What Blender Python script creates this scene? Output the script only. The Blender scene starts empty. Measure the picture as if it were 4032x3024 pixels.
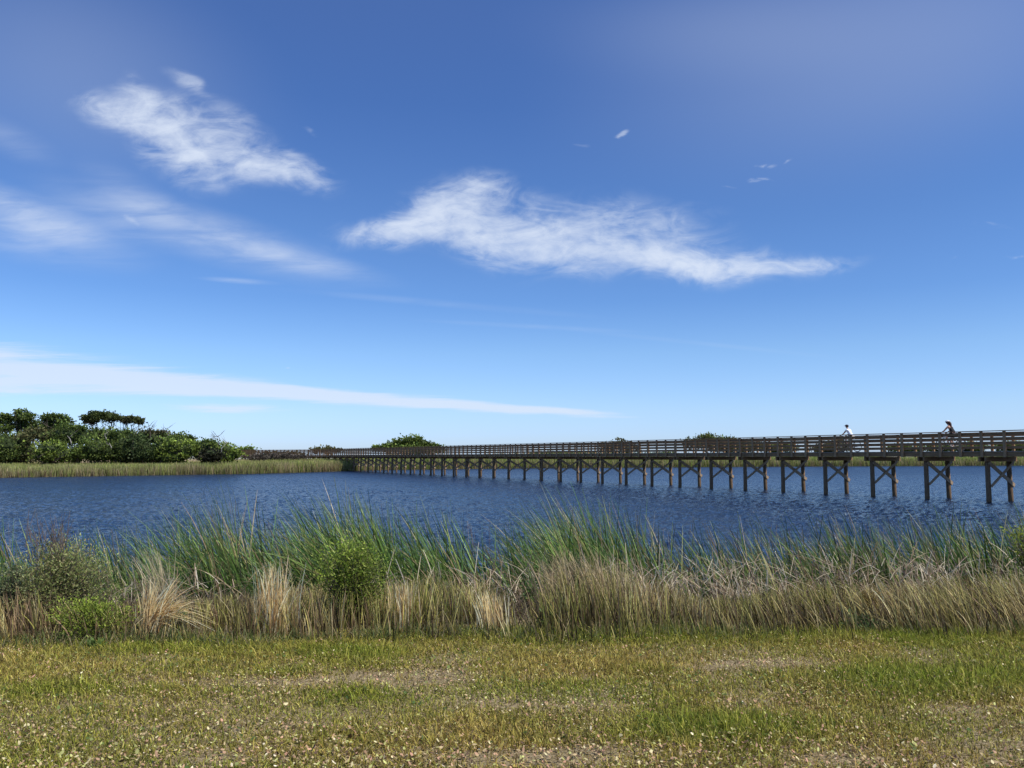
import bpy, bmesh, math, random
import numpy as np
from mathutils import Vector, Matrix
random.seed(7); R = np.random.default_rng(11)
S = bpy.context.scene
C = S.collection
EYE = 2.39; F = 3200.0; PITCH = math.atan(286/F)

# ---------------------------------------------------------------- helpers
def ray(x, y):
    a = (x-2016)/F; b = (1512-y)/F
    return a, math.cos(PITCH)-b*math.sin(PITCH), math.sin(PITCH)+b*math.cos(PITCH)
def at(x, y, Y):
    """world point at depth Y seen in that direction"""
    a, c, s = ray(x, y)
    return Vector((a/c*Y, Y, EYE+s/c*Y))
def link(o, parent=None):
    C.objects.link(o)
    if parent: o.parent = parent
    return o
def tag(o, label=None, cat=None, group=None, kind=None):
    for k, v in (('label', label), ('category', cat), ('group', group), ('kind', kind)):
        if v: o[k] = v
    return o
def empty(name, loc=(0,0,0), rz=0):
    o = bpy.data.objects.new(name, None); o.location = loc; o.rotation_euler = (0,0,rz); o.empty_display_size = .2
    return link(o)
def copy_tree(o, parent=None):
    c = o.copy(); C.objects.link(c); c.parent = parent
    for ch in list(o.children): copy_tree(ch, c)
    return c
def npmesh(name, V, Q, col=None, mat=None, parent=None, smooth=False):
    """V (n,3), Q (m,k) faces all of one size, col (n,3) per vertex"""
    me = bpy.data.meshes.new(name)
    V = np.asarray(V, dtype=np.float32); Q = np.asarray(Q, dtype=np.int32)
    k = Q.shape[1]
    me.vertices.add(len(V)); me.vertices.foreach_set('co', V.ravel())
    me.loops.add(Q.size); me.loops.foreach_set('vertex_index', Q.ravel())
    me.polygons.add(len(Q)); me.polygons.foreach_set('loop_start', np.arange(0, Q.size, k, dtype=np.int32))
    me.update(calc_edges=True)
    if col is not None:
        at_ = me.attributes.new('col', 'FLOAT_COLOR', 'POINT')
        c4 = np.ones((len(V), 4), dtype=np.float32); c4[:, :3] = np.clip(col, 0, 1)
        at_.data.foreach_set('color', c4.ravel())
    if smooth: me.polygons.foreach_set('use_smooth', np.ones(len(Q), dtype=bool))
    me.validate()
    if mat: me.materials.append(mat)
    return link(bpy.data.objects.new(name, me), parent)
def noise2(x, y, sc, seed=0, octv=3):
    """cheap value noise in numpy, 0..1"""
    out = 0; amp = 1; tot = 0
    rr = np.random.default_rng(seed+101)
    T = rr.random((256, 256))
    for o in range(octv):
        xs = x/sc*(2**o)+13.7*o; ys = y/sc*(2**o)+5.1*o
        xi = np.floor(xs).astype(int); yi = np.floor(ys).astype(int)
        fx = xs-xi; fy = ys-yi; fx = fx*fx*(3-2*fx); fy = fy*fy*(3-2*fy)
        a = T[xi % 256, yi % 256]; b = T[(xi+1) % 256, yi % 256]; c = T[xi % 256, (yi+1) % 256]; d = T[(xi+1) % 256, (yi+1) % 256]
        out = out+amp*((a*(1-fx)+b*fx)*(1-fy)+(c*(1-fx)+d*fx)*fy); tot += amp; amp *= .5
    return out/tot
def pal(cols, n, w=None):
    cols = np.array(cols); idx = R.choice(len(cols), n, p=(np.array(w)/sum(w) if w is not None else None))
    return cols[idx]*R.uniform(.75, 1.25, (n, 1))

class MB:
    """collects boxes, bars and tubes for ONE mesh"""
    def __init__(s): s.bm = bmesh.new()
    def box(s, x0, x1, y0, y1, z0, z1):
        M = Matrix.Translation(((x0+x1)/2, (y0+y1)/2, (z0+z1)/2)) @ Matrix.Diagonal((x1-x0, y1-y0, z1-z0, 1))
        bmesh.ops.create_cube(s.bm, size=1, matrix=M)
    def bar(s, a, b, w, t, up=(1,0,0)):
        """board from a to b, w wide across 'up x dir', t thick along up"""
        a = Vector(a); b = Vector(b); d = (b-a); L = d.length; d.normalize(); u = Vector(up)
        u = (u-d*u.dot(d)).normalized(); v = d.cross(u)
        M = Matrix((( *[d[i]*1 for i in range(3)],),)*1) if False else None
        M = Matrix.Identity(4)
        for i in range(3): M[i][0] = d[i]*L; M[i][1] = v[i]*w; M[i][2] = u[i]*t; M[i][3] = (a[i]+b[i])/2
        bmesh.ops.create_cube(s.bm, size=1, matrix=M)
    def tube(s, pts, rad, n=8, caps=True):
        pts = [Vector(p) for p in pts]
        if not hasattr(rad, '__len__'): rad = [rad]*len(pts)
        rings = []
        for i, p in enumerate(pts):
            d = (pts[min(i+1, len(pts)-1)]-pts[max(i-1, 0)]).normalized()
            u = d.orthogonal().normalized() if i == 0 else (pu-d*pu.dot(d)).normalized()
            pu = u; v = d.cross(u)
            rings.append([s.bm.verts.new(p+(u*math.cos(a)+v*math.sin(a))*rad[i]) for a in [2*math.pi*k/n for k in range(n)]])
        for a, b in zip(rings, rings[1:]):
            for k in range(n): s.bm.faces.new((a[k], a[(k+1) % n], b[(k+1) % n], b[k]))
        if caps:
            s.bm.faces.new(rings[0][::-1]); s.bm.faces.new(rings[-1])
    def ball(s, c, r, sc=(1,1,1), sub=2, rot=None):
        M = Matrix.Translation(c)
        if rot: M = M @ rot
        M = M @ Matrix.Diagonal((*[r*q for q in sc], 1))
        bmesh.ops.create_icosphere(s.bm, subdivisions=sub, radius=1, matrix=M)
    def ring(s, c, r, t, axis='Y', n=40, m=6):
        vs = []
        for i in range(n):
            a = 2*math.pi*i/n; row = []
            for j in range(m):
                b = 2*math.pi*j/m; q = r+t*math.cos(b)
                row.append(s.bm.verts.new((c[0]+q*math.cos(a), c[1]+t*math.sin(b), c[2]+q*math.sin(a))))
            vs.append(row)
        for i in range(n):
            for j in range(m):
                s.bm.faces.new((vs[i][j], vs[i][(j+1) % m], vs[(i+1) % n][(j+1) % m], vs[(i+1) % n][j]))
    def build(s, name, mat, parent=None, bevel=0, smooth=False):
        bmesh.ops.recalc_face_normals(s.bm, faces=s.bm.faces)
        me = bpy.data.meshes.new(name); s.bm.to_mesh(me); s.bm.free(); me.materials.append(mat)
        if smooth:
            for p in me.polygons: p.use_smooth = True
        o = link(bpy.data.objects.new(name, me), parent)
        if bevel:
            m = o.modifiers.new('bevel', 'BEVEL'); m.width = bevel; m.segments = 1; m.limit_method = 'ANGLE'
        return o

# ---------------------------------------------------------------- materials
def newmat(name):
    m = bpy.data.materials.new(name); m.use_nodes = True; nt = m.node_tree
    nt.nodes.clear(); return m, nt, nt.nodes, nt.links
def N(nt, t, **kw):
    n = nt.nodes.new(t)
    for k, v in kw.items():
        if k.startswith('i_'):
            key = k[2:]; n.inputs[int(key) if key.isdigit() else key.replace('_', ' ')].default_value = v
        else: setattr(n, k, v)
    return n
def leafmat(name, trans=.35, rough=.55, spec=.25, var=.25, scale=40):
    m, nt, n, l = newmat(name)
    a = N(nt, 'ShaderNodeAttribute', attribute_name='col')
    tc = N(nt, 'ShaderNodeNewGeometry'); no = N(nt, 'ShaderNodeTexNoise', i_Scale=scale, i_Detail=2.0)
    l.new(tc.outputs['Position'], no.inputs['Vector'])
    mr = N(nt, 'ShaderNodeMapRange', i_1=.3, i_2=.7, i_3=1-var, i_4=1+var); l.new(no.outputs['Fac'], mr.inputs[0])
    mx = N(nt, 'ShaderNodeVectorMath', operation='SCALE'); l.new(a.outputs['Color'], mx.inputs[0]); l.new(mr.outputs[0], mx.inputs['Scale'])
    p = N(nt, 'ShaderNodeBsdfPrincipled', i_Roughness=rough); p.inputs['Specular IOR Level'].default_value = spec
    t = N(nt, 'ShaderNodeBsdfTranslucent'); ms = N(nt, 'ShaderNodeMixShader', i_0=trans)
    l.new(mx.outputs[0], p.inputs['Base Color']); l.new(mx.outputs[0], t.inputs['Color'])
    l.new(p.outputs[0], ms.inputs[1]); l.new(t.outputs[0], ms.inputs[2])
    o = N(nt, 'ShaderNodeOutputMaterial'); l.new(ms.outputs[0], o.inputs[0]); return m
def solid(name, c1, c2, scale=8, rough=.6, bump=.0, stretch=(1,1,1), spec=.3, metal=0, detail=5):
    m, nt, n, l = newmat(name)
    tc = N(nt, 'ShaderNodeTexCoord'); mp = N(nt, 'ShaderNodeMapping'); mp.inputs['Scale'].default_value = stretch
    no = N(nt, 'ShaderNodeTexNoise', i_Scale=scale, i_Detail=detail, i_Roughness=.65)
    l.new(tc.outputs['Object'], mp.inputs[0]); l.new(mp.outputs[0], no.inputs['Vector'])
    cr = N(nt, 'ShaderNodeValToRGB'); cr.color_ramp.elements[0].position = .32; cr.color_ramp.elements[1].position = .68
    cr.color_ramp.elements[0].color = (*c1, 1); cr.color_ramp.elements[1].color = (*c2, 1)
    l.new(no.outputs['Fac'], cr.inputs[0])
    p = N(nt, 'ShaderNodeBsdfPrincipled', i_Roughness=rough, i_Metallic=metal); p.inputs['Specular IOR Level'].default_value = spec
    l.new(cr.outputs[0], p.inputs['Base Color'])
    if bump:
        b = N(nt, 'ShaderNodeBump', i_Strength=bump, i_Distance=.02); l.new(no.outputs['Fac'], b.inputs['Height']); l.new(b.outputs[0], p.inputs['Normal'])
    o = N(nt, 'ShaderNodeOutputMaterial'); l.new(p.outputs[0], o.inputs[0]); return m
M_wood  = solid('weathered_wood', (.15,.080,.036), (.38,.235,.115), 5, .75, .4, (.35,6,6))
M_woodp = solid('weathered_post', (.22,.128,.062), (.48,.31,.165), 5, .75, .4, (8,8,.6))
M_brace = solid('weathered_brace', (.20,.135,.085), (.46,.34,.22), 5, .75, .4, (6,6,6))
M_pile  = solid('pile_wood', (.085,.050,.027), (.30,.195,.11), 5, .8, .5, (9,9,.7))
M_plank = solid('deck_plank', (.16,.135,.11), (.36,.32,.27), 3, .8, .3, (8,.6,1))
M_bark  = solid('bark', (.05,.04,.03), (.13,.105,.08), 6, .85, .5, (3,3,.6))
M_dead  = solid('dead_bark', (.20,.18,.155), (.42,.39,.35), 6, .85, .3, (3,3,.6))
M_leaf  = leafmat('tree_leaf', .22, .6, .2, .3, 1.5)
M_shrub = leafmat('shrub_leaf', .38, .5, .2, .2, 30)
M_grass = leafmat('grass_blade', .35, .55, .25, .2, 25)
M_reed  = leafmat('reed_blade', .30, .5, .22, .22, 20)
M_farreed = leafmat('far_reed_blade', .25, .7, .1, .3, .8)
M_litter = leafmat('leaf_litter', .1, .7, .2, .2, 60)

# ---------------------------------------------------------------- camera, light, world
cam = bpy.data.cameras.new('camera'); cam.lens = 36*F/4032; cam.sensor_width = 36; cam.clip_end = 20000; cam.clip_start = .05
co = link(bpy.data.objects.new('camera', cam)); co.location = (0,0,EYE); co.rotation_euler = (math.pi/2+PITCH, 0, 0); S.camera = co
SV = Vector((.80, -.48, 0)).normalized(); EL = math.radians(53)
sd = Vector((SV.x*math.cos(EL), SV.y*math.cos(EL), math.sin(EL)))
sl = bpy.data.lights.new('sun', 'SUN'); sl.energy = 5.0; sl.angle = math.radians(.53); sl.color = (1, .955, .88)
so = link(bpy.data.objects.new('sun', sl)); so.rotation_euler = sd.to_track_quat('Z', 'Y').to_euler(); so.location = (20,-10,40)
S.view_settings.view_transform = 'Standard'; S.view_settings.look = 'None'; S.view_settings.exposure = 0; S.view_settings.gamma = 1
S.render.film_transparent = False
S.cycles.max_bounces = 6; S.cycles.transparent_max_bounces = 8

W = bpy.data.worlds.new('World'); S.world = W; W.use_nodes = True
nt = W.node_tree; nt.nodes.clear(); L = nt.links
sky = N(nt, 'ShaderNodeTexSky', sky_type='NISHITA', sun_disc=False, sun_elevation=EL, sun_rotation=math.atan2(SV.x, SV.y), altitude=0, air_density=1.0, dust_density=.35, ozone_density=2.2)
tc = N(nt, 'ShaderNodeTexCoord'); sp = N(nt, 'ShaderNodeSeparateXYZ'); L.new(tc.outputs['Generated'], sp.inputs[0])
def mth(op, a, b=None, c=None, clamp=False):
    n = N(nt, 'ShaderNodeMath', operation=op, use_clamp=clamp)
    for i, v in enumerate((a, b, c)):
        if v is None: continue
        if isinstance(v, (int, float)): n.inputs[i].default_value = v
        else: L.new(v, n.inputs[i])
    return n.outputs[0]
def mrange(v, a, b, c=0., d=1., smooth=True):
    n = N(nt, 'ShaderNodeMapRange', interpolation_type='SMOOTHSTEP' if smooth else 'LINEAR')
    L.new(v, n.inputs[0])
    for i, q in enumerate((a, b, c, d)): n.inputs[i+1].default_value = q
    return n.outputs[0]
ya = mth('MAXIMUM', mth('ABSOLUTE', sp.outputs[1]), .03)
u = mth('DIVIDE', sp.outputs[0], ya); v = mth('DIVIDE', sp.outputs[2], ya)
cb = N(nt, 'ShaderNodeCombineXYZ'); L.new(u, cb.inputs[0]); L.new(v, cb.inputs[1])
uv = cb.outputs[0]
def wnoise(vec, scale, detail=6, rough=.55, sc=(1,1,1), rot=0, dist=0., off=(0,0,0)):
    mp = N(nt, 'ShaderNodeMapping'); mp.inputs['Scale'].default_value = sc; mp.inputs['Rotation'].default_value = (0,0,rot); mp.inputs['Location'].default_value = off
    L.new(vec, mp.inputs[0])
    n = N(nt, 'ShaderNodeTexNoise', i_Scale=scale, i_Detail=float(detail), i_Roughness=rough, i_Distortion=dist); L.new(mp.outputs[0], n.inputs['Vector'])
    return n
wn = wnoise(uv, 7, 4)
wv = N(nt, 'ShaderNodeVectorMath', operation='MULTIPLY_ADD'); L.new(wn.outputs['Color'], wv.inputs[0]); wv.inputs[1].default_value = (.09,.05,0); wv.inputs[2].default_value = (-.045,-.025,0)
wa = N(nt, 'ShaderNodeVectorMath', operation='ADD'); L.new(uv, wa.inputs[0]); L.new(wv.outputs[0], wa.inputs[1])
uvw = wa.outputs[0]
wv2 = N(nt, 'ShaderNodeVectorMath', operation='MULTIPLY_ADD'); L.new(wn.outputs['Color'], wv2.inputs[0]); wv2.inputs[1].default_value = (.05,.010,0); wv2.inputs[2].default_value = (-.025,-.005,0)
wa2 = N(nt, 'ShaderNodeVectorMath', operation='ADD'); L.new(uv, wa2.inputs[0]); L.new(wv2.outputs[0], wa2.inputs[1])
uvb = wa2.outputs[0]
k22 = 4032/2212
def blob(x, y, rx, ry, ang=0, vec=None, soft=1.0):
    """soft ellipse in direction space; x,y,rx,ry in 2212-wide picture units, ang clockwise degrees"""
    a, c, s = ray(x*k22, y*k22)
    mp = N(nt, 'ShaderNodeMapping', vector_type='TEXTURE')
    mp.inputs['Location'].default_value = (a/c, s/c, 0); mp.inputs['Rotation'].default_value = (0,0,math.radians(-ang)); mp.inputs['Scale'].default_value = (rx*k22/F, ry*k22/F, 1)
    L.new(vec or uvw, mp.inputs[0])
    ln = N(nt, 'ShaderNodeVectorMath', operation='LENGTH'); L.new(mp.outputs[0], ln.inputs[0])
    return mrange(ln.outputs['Value'], soft, 0.0)
def msum(bl, w=None):
    r = None
    for i, b in enumerate(bl):
        q = b if w is None else mth('MULTIPLY', b, w[i])
        r = q if r is None else mth('ADD', r, q)
    return r
# cloud A and B: puffy cirrus patches with ragged upper edges
A_ = msum([blob(330,265,200,105,18), blob(415,335,200,105,22), blob(610,362,200,70,16), blob(225,240,150,60,25), blob(490,265,190,85,30), blob(400,178,90,32,25), blob(290,205,90,60,60)], [.75,.75,.95,.5,.5,.65,.35])
B_ = msum([blob(830,500,210,62,-6), blob(940,455,240,75,-20), blob(1050,440,230,95,10), blob(1060,510,270,95,8), blob(1190,530,310,115,4), blob(1410,535,350,105,4), blob(1580,577,300,62,0), blob(1750,578,200,26,-5), blob(1350,455,340,80,3)], [.7,.7,.5,.55,.55,.55,.8,.5,.42])
f1 = wnoise(uvb, 11, 10, .64, (1,1.9,1), math.radians(-14), .6).outputs['Fac']
f2 = wnoise(uvb, 24, 8, .6, (1,2.0,1), math.radians(24), .8, (3,1,0)).outputs['Fac']
f3 = wnoise(uv, 5.5, 6, .55, (1,1.5,1), 0, .3, (7,2,0)).outputs['Fac']
f4 = wnoise(uvb, 10, 8, .62, (1,2.6,1), math.radians(-24), 1.6, (1,5,0)).outputs['Fac']
fm = mth('ADD', mth('MULTIPLY', f1, .5), mth('ADD', mth('MULTIPLY', f2, .35), mth('MULTIPLY', f3, .35)))
AB = msum([A_, B_])
dens = mth('ADD', AB, mth('MULTIPLY', mth('SUBTRACT', fm, .615), 4.4))
puff = mth('MULTIPLY', mrange(dens, -.15, 1.65), mrange(AB, .08, .85))
wisp = mth('MULTIPLY', mth('MULTIPLY', mrange(f4, .36, .72), mrange(AB, .02, .6)), .40)
puff = mth('ADD', mth('MULTIPLY', puff, .92), mth('MULTIPLY', wisp, mth('SUBTRACT', 1.0, puff)), clamp=True)
# small tufts
T_ = msum([blob(1335,285,38,11,-28), blob(1635,362,34,10,-8), blob(1625,390,42,8,8), blob(1690,353,26,5,-20), blob(1565,397,30,5,5), blob(2140,475,70,14,-6), blob(2060,555,45,7,-20), blob(2195,541,35,8,0), blob(680,280,60,14,25), blob(1255,307,22,9,0), blob(280,470,50,16,20)], [1.4,1.0,.9,.6,.5,.6,.4,.7,.5,.5,.6])
tuft = mrange(mth('MULTIPLY', T_, mrange(f2, .38, .66)), .05, .95); tuft = mth('MULTIPLY', tuft, .42)
# long low bands
band = msum([blob(-140,770,760,72,5, uvb), blob(-60,830,660,38,1, uvb), blob(350,822,620,40,5, uvb), blob(720,855,660,26,4, uvb), blob(1130,884,400,16,3.5, uvb), blob(490,880,230,18,2, uvb), blob(1200,862,120,5,2, uvb), blob(620,795,14,4,0, uvb)], [.95,.8,.75,.85,.85,.75,.4,.4])
fb = wnoise(uv, 5, 9, .66, (1,16,1), math.radians(3.5), .5).outputs['Fac']
bnd = mrange(mth('ADD', band, mth('MULTIPLY', mth('SUBTRACT', fb, .5), 2.4)), .0, 1.0)
bnd = mth('MULTIPLY', mth('MULTIPLY', bnd, mrange(band, .0, .45)), .74)
# diffuse veils
vb = msum([blob(0,440,330,60,20,uv), blob(80,500,330,90,12,uv), blob(420,500,470,75,16,uv), blob(640,560,280,38,13,uv), blob(520,607,110,9,4,uv), blob(300,430,200,60,30,uv), blob(20,300,160,50,25,uv), blob(950,655,420,12,5,uv), blob(1150,705,300,8,3,uv), blob(1500,740,420,8,6,uv)], [.8,.7,.8,.55,.5,.35,.3,.2,.25,.12])
fv = wnoise(uv, 8, 7, .6, (1,5,1), math.radians(-13), .5).outputs['Fac']
veil = mth('MULTIPLY', mth('MULTIPLY', vb, mrange(fv, .25, .75, .25, 1.0)), .60)
haze = msum([blob(1950,90,950,380,-12,uv), blob(150,150,600,330,20,uv), blob(1500,60,500,160,0,uv)], [.17,.13,.06])
# warm the whole veil down towards the horizon
cover = mth('SUBTRACT', 1.0, mth('MULTIPLY', mth('MULTIPLY', mth('SUBTRACT', 1.0, puff), mth('SUBTRACT', 1.0, tuft)), mth('MULTIPLY', mth('SUBTRACT', 1.0, bnd), mth('SUBTRACT', 1.0, mth('ADD', veil, haze, clamp=True)))), clamp=True)
cover = mth('MULTIPLY', cover, mrange(v, 0.0, .03))
# sky colour: physical sky graded by a slope toward deeper blue overhead
grade = N(nt, 'ShaderNodeValToRGB')
el_ = mth('ARCSINE', sp.outputs[2])
L.new(mrange(el_, 0., math.radians(40), 0, 1, False), grade.inputs[0])
GR = [(0.0, (0.886, 1.162, 1.916)), (0.04, (0.886, 1.162, 1.916)), (0.08, (0.918, 1.161, 1.73)), (0.18, (0.843, 1.103, 1.533)), (0.27, (0.668, 0.959, 1.431)), (0.39, (0.651, 0.924, 1.369)), (0.6, (0.582, 0.85, 1.333)), (0.75, (0.677, 0.896, 1.363)), (1.0, (0.677, 0.896, 1.363))]
e = grade.color_ramp.elements
e[0].position = 0; e[0].color = (*GR[0][1], 1); e[1].position = 1; e[1].color = (*GR[-1][1], 1)
for p_, c_ in GR[1:-1]: q = e.new(p_); q.color = (*c_, 1)
mul = N(nt, 'ShaderNodeMix', data_type='RGBA', blend_type='MULTIPLY'); mul.inputs[0].default_value = 1; mul.clamp_result = False
L.new(sky.outputs[0], mul.inputs[6]); L.new(grade.outputs[0], mul.inputs[7])
mix = N(nt, 'ShaderNodeMix', data_type='RGBA'); L.new(cover, mix.inputs[0]); L.new(mul.outputs[2], mix.inputs[6]); mix.inputs[7].default_value = (7.4,8.2,9.6,1)
bg = N(nt, 'ShaderNodeBackground', i_Strength=.1); L.new(mix.outputs[2], bg.inputs[0])
wo = N(nt, 'ShaderNodeOutputWorld'); L.new(bg.outputs[0], wo.inputs[0])

# ---------------------------------------------------------------- terrain
LZ = .80                                     # lawn height above the lake
SX = np.array([-400,-200,-120,-58.6,-36.2,-29.1,-23.7,4.4,59.7,137,400])
SY = np.array([40,55,75,93,114,130,147,170,194,218,260])
def sstep(a, b, x): t = np.clip((x-a)/(b-a), 0, 1); return t*t*(3-2*t)
def edgeY(X): return 7.25+.06*np.clip(X, -6, 6)+.50*(noise2(X+50, X*0, .9, 5, 4)-.5)
def ground_z(X, Y):
    X = np.asarray(X, float); Y = np.asarray(Y, float)
    n = noise2(X+500, Y+500, .9, 3)-.5
    near = LZ+.05*n*(Y < 9) - (LZ+.9)*sstep(8.0, 14.0, Y)
    ys = np.interp(X, SX, SY); far = Y-ys
    dune = sstep(20, 70, far)*(.9+2.4*noise2(X+900, Y+300, 30, 8)*sstep(-40, 20, X)+.6*noise2(X, Y, 9, 2))
    fz = -.9+1.15*sstep(-3, 1.5, far)+.25*sstep(0, 20, far)+dune*(1-.6*sstep(200, 500, far))
    return np.where(far > -6, np.maximum(fz, near), near)
gx = np.concatenate([np.linspace(-9000,-500,10), np.linspace(-450,-90,30), np.linspace(-88,-16,40), np.linspace(-15,15,180), np.linspace(16,110,50), np.linspace(114,450,50), np.linspace(500,9000,10)])
gy = np.concatenate([np.linspace(-2000,-30,8), np.linspace(-28,2.2,20), np.linspace(2.5,14,110), np.linspace(15,70,22), np.linspace(71,300,190), np.linspace(304,600,40), np.linspace(700,9000,12)])
GX, GY = np.meshgrid(gx, gy, indexing='ij')
GZ = ground_z(GX, GY)
nx, ny = GX.shape; ii = np.arange(nx*ny).reshape(nx, ny)
Q = np.stack([ii[:-1,:-1], ii[1:,:-1], ii[1:,1:], ii[:-1,1:]], -1).reshape(-1, 4)
m, t, n_, l = newmat('ground_soil')
geo = N(t, 'ShaderNodeNewGeometry'); sx = N(t, 'ShaderNodeSeparateXYZ'); l.new(geo.outputs['Position'], sx.inputs[0])
n1 = N(t, 'ShaderNodeTexNoise', i_Scale=1.6, i_Detail=8., i_Roughness=.65); n2 = N(t, 'ShaderNodeTexNoise', i_Scale=55., i_Detail=6., i_Roughness=.7)
n3 = N(t, 'ShaderNodeTexNoise', i_Scale=.12, i_Detail=8., i_Roughness=.6)
for q in (n1, n2, n3): l.new(geo.outputs['Position'], q.inputs['Vector'])
c1 = N(t, 'ShaderNodeValToRGB'); ee = c1.color_ramp.elements
ee[0].position = .30; ee[0].color = (.08,.058,.028,1); ee[1].position = .72; ee[1].color = (.52,.42,.27,1)
q = ee.new(.5); q.color = (.26,.20,.105,1)
l.new(n2.outputs['Fac'], c1.inputs[0])
c2 = N(t, 'ShaderNodeValToRGB'); ee = c2.color_ramp.elements
ee[0].position = .42; ee[0].color = (.10,.12,.035,1); ee[1].position = .56; ee[1].color = (.55,.50,.42,1); l.new(n3.outputs['Fac'], c2.inputs[0])
fy = N(t, 'ShaderNodeMapRange', i_1=180., i_2=215.); l.new(sx.outputs[1], fy.inputs[0])
mm = N(t, 'ShaderNodeMix', data_type='RGBA'); l.new(fy.outputs[0], mm.inputs[0]); l.new(c1.outputs[0], mm.inputs[6]); l.new(c2.outputs[0], mm.inputs[7])
p = N(t, 'ShaderNodeBsdfPrincipled', i_Roughness=.95); p.inputs['Specular IOR Level'].default_value = .1; l.new(mm.outputs[2], p.inputs['Base Color'])
b = N(t, 'ShaderNodeBump', i_Strength=.8, i_Distance=.02); l.new(n2.outputs['Fac'], b.inputs['Height']); l.new(b.outputs[0], p.inputs['Normal'])
o = N(t, 'ShaderNodeOutputMaterial'); l.new(p.outputs[0], o.inputs[0])
tag(npmesh('ground', np.stack([GX, GY, GZ], -1).reshape(-1, 3), Q, None, m, smooth=True), kind='structure')

# ---------------------------------------------------------------- lake
m, t, n_, l = newmat('lake_water')
geo = N(t, 'ShaderNodeNewGeometry')
def wav(scale, sc, rot, det):
    mp = N(t, 'ShaderNodeMapping'); mp.inputs['Scale'].default_value = sc; mp.inputs['Rotation'].default_value = (0,0,math.radians(rot)); l.new(geo.outputs['Position'], mp.inputs[0])
    q = N(t, 'ShaderNodeTexNoise', i_Scale=scale, i_Detail=float(det), i_Roughness=.6, i_Distortion=.5); l.new(mp.outputs[0], q.inputs['Vector']); return q.outputs['Fac']
w1 = wav(1.5, (1,1.5,1), 12, 3); w2 = wav(4.5, (1,1.7,1), -14, 4); w3 = wav(.35, (1,1,1), 0, 2)
def tm(op, a, b_):
    q = N(t, 'ShaderNodeMath', operation=op)
    for i, vv in enumerate((a, b_)):
        if isinstance(vv, (int, float)): q.inputs[i].default_value = vv
        else: l.new(vv, q.inputs[i])
    return q.outputs[0]
hh = tm('ADD', tm('ADD', tm('MULTIPLY', w1, .24), tm('MULTIPLY', w2, .12)), tm('MULTIPLY', w3, .25))
b = N(t, 'ShaderNodeBump', i_Strength=1., i_Distance=1.); l.new(hh, b.inputs['Height'])
p = N(t, 'ShaderNodeBsdfPrincipled', i_Roughness=.12, i_IOR=1.333)
sy = N(t, 'ShaderNodeSeparateXYZ'); l.new(geo.outputs['Position'], sy.inputs[0]); rr_ = N(t, 'ShaderNodeMapRange', i_1=20., i_2=120., i_3=.10, i_4=.30); l.new(sy.outputs[1], rr_.inputs[0]); l.new(rr_.outputs[0], p.inputs['Roughness'])
p.inputs['Base Color'].default_value = (.005,.019,.052,1); l.new(b.outputs[0], p.inputs['Normal'])
o = N(t, 'ShaderNodeOutputMaterial'); l.new(p.outputs[0], o.inputs[0])
rw = [9.3]
while rw[-1] < 130: rw.append(rw[-1]*1.0062)
rw = np.array(rw+[160,220,300]); cs_ = np.concatenate([[-12], np.linspace(-1, 1, 860), [12]])
WX = cs_[:, None]*(rw[None, :]*.72+2.5); WY = np.broadcast_to(rw[None, :], WX.shape)
WZ = np.zeros_like(WX); rs_ = np.random.default_rng(5)
jx = WX+.35*(noise2(WX+300, WY, 1.1, 31)-.5); jy = WY+.35*(noise2(WX+700, WY, 1.1, 32)-.5)
for i in range(46):
    lam = .18*(5.2)**(i/45); th = rs_.normal(math.radians(200), .75); k_ = 2*math.pi/lam
    ph = k_*(jx*math.cos(th)+jy*math.sin(th))+rs_.uniform(0, 6.28)
    WZ += .036/k_*(np.sin(ph)+.25*np.sin(2*ph+1.5))
gust = .75+.6*noise2(WX+100, WY*1.6, 9, 35, 3)
WZ *= gust*(1-sstep(85, 125, WY)); WZ[0] = WZ[-1] = 0
nx, ny = WX.shape; ii = np.arange(nx*ny).reshape(nx, ny)
Q = np.stack([ii[:-1,:-1], ii[1:,:-1], ii[1:,1:], ii[:-1,1:]], -1).reshape(-1, 4)
tag(npmesh('lake_water', np.stack([WX, WY, WZ], -1).reshape(-1, 3), Q, None, m, smooth=True), kind='structure')

# ---------------------------------------------------------------- ribbons (blades)
def ribbons(base, h, lean, width, cb_, ct, seg=4, curl=1.6, az=None, taper=.85, curve=None, droop=None):
    """vertical blades; lean (n,2) horizontal offset of the tip, as a fraction of h"""
    n = len(base); tt = np.linspace(0, 1, seg+1)
    if az is None: az = R.uniform(-.9, .9, n)
    T = tt[None, :]
    ox = lean[:, 0:1]*h[:, None]*T**curl; oy = lean[:, 1:2]*h[:, None]*T**curl
    ln = np.hypot(lean[:, 0:1], lean[:, 1:2])
    oz = h[:, None]*(T-.5*np.minimum(ln, 1.)**2*T**2)
    if droop is not None: oz = oz-droop[:, None]*h[:, None]*T**4
    P = base[:, None, :]+np.stack([ox, oy, oz], -1)
    w = width[:, None]*np.clip(1-T**2.2*taper, .06, 1)*.5
    side = np.stack([np.cos(az), np.sin(az), 0*az], -1)[:, None, :]*w[..., None]
    V = np.stack([P-side, P+side], 2).reshape(-1, 3)
    i0 = (np.arange(n)[:, None]*(seg+1)+np.arange(seg)[None, :])*2
    Q = np.stack([i0, i0+1, i0+3, i0+2], -1).reshape(-1, 4)
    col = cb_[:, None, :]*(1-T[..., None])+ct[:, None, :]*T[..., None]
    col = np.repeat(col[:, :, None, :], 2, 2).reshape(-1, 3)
    return V, Q, col
def merge(*parts):
    Vs, Qs, Cs, o = [], [], [], 0
    for V, Q, c in parts: Vs.append(V); Qs.append(Q+o); Cs.append(c); o += len(V)
    return np.concatenate(Vs), np.concatenate(Qs), np.concatenate(Cs)
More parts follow.
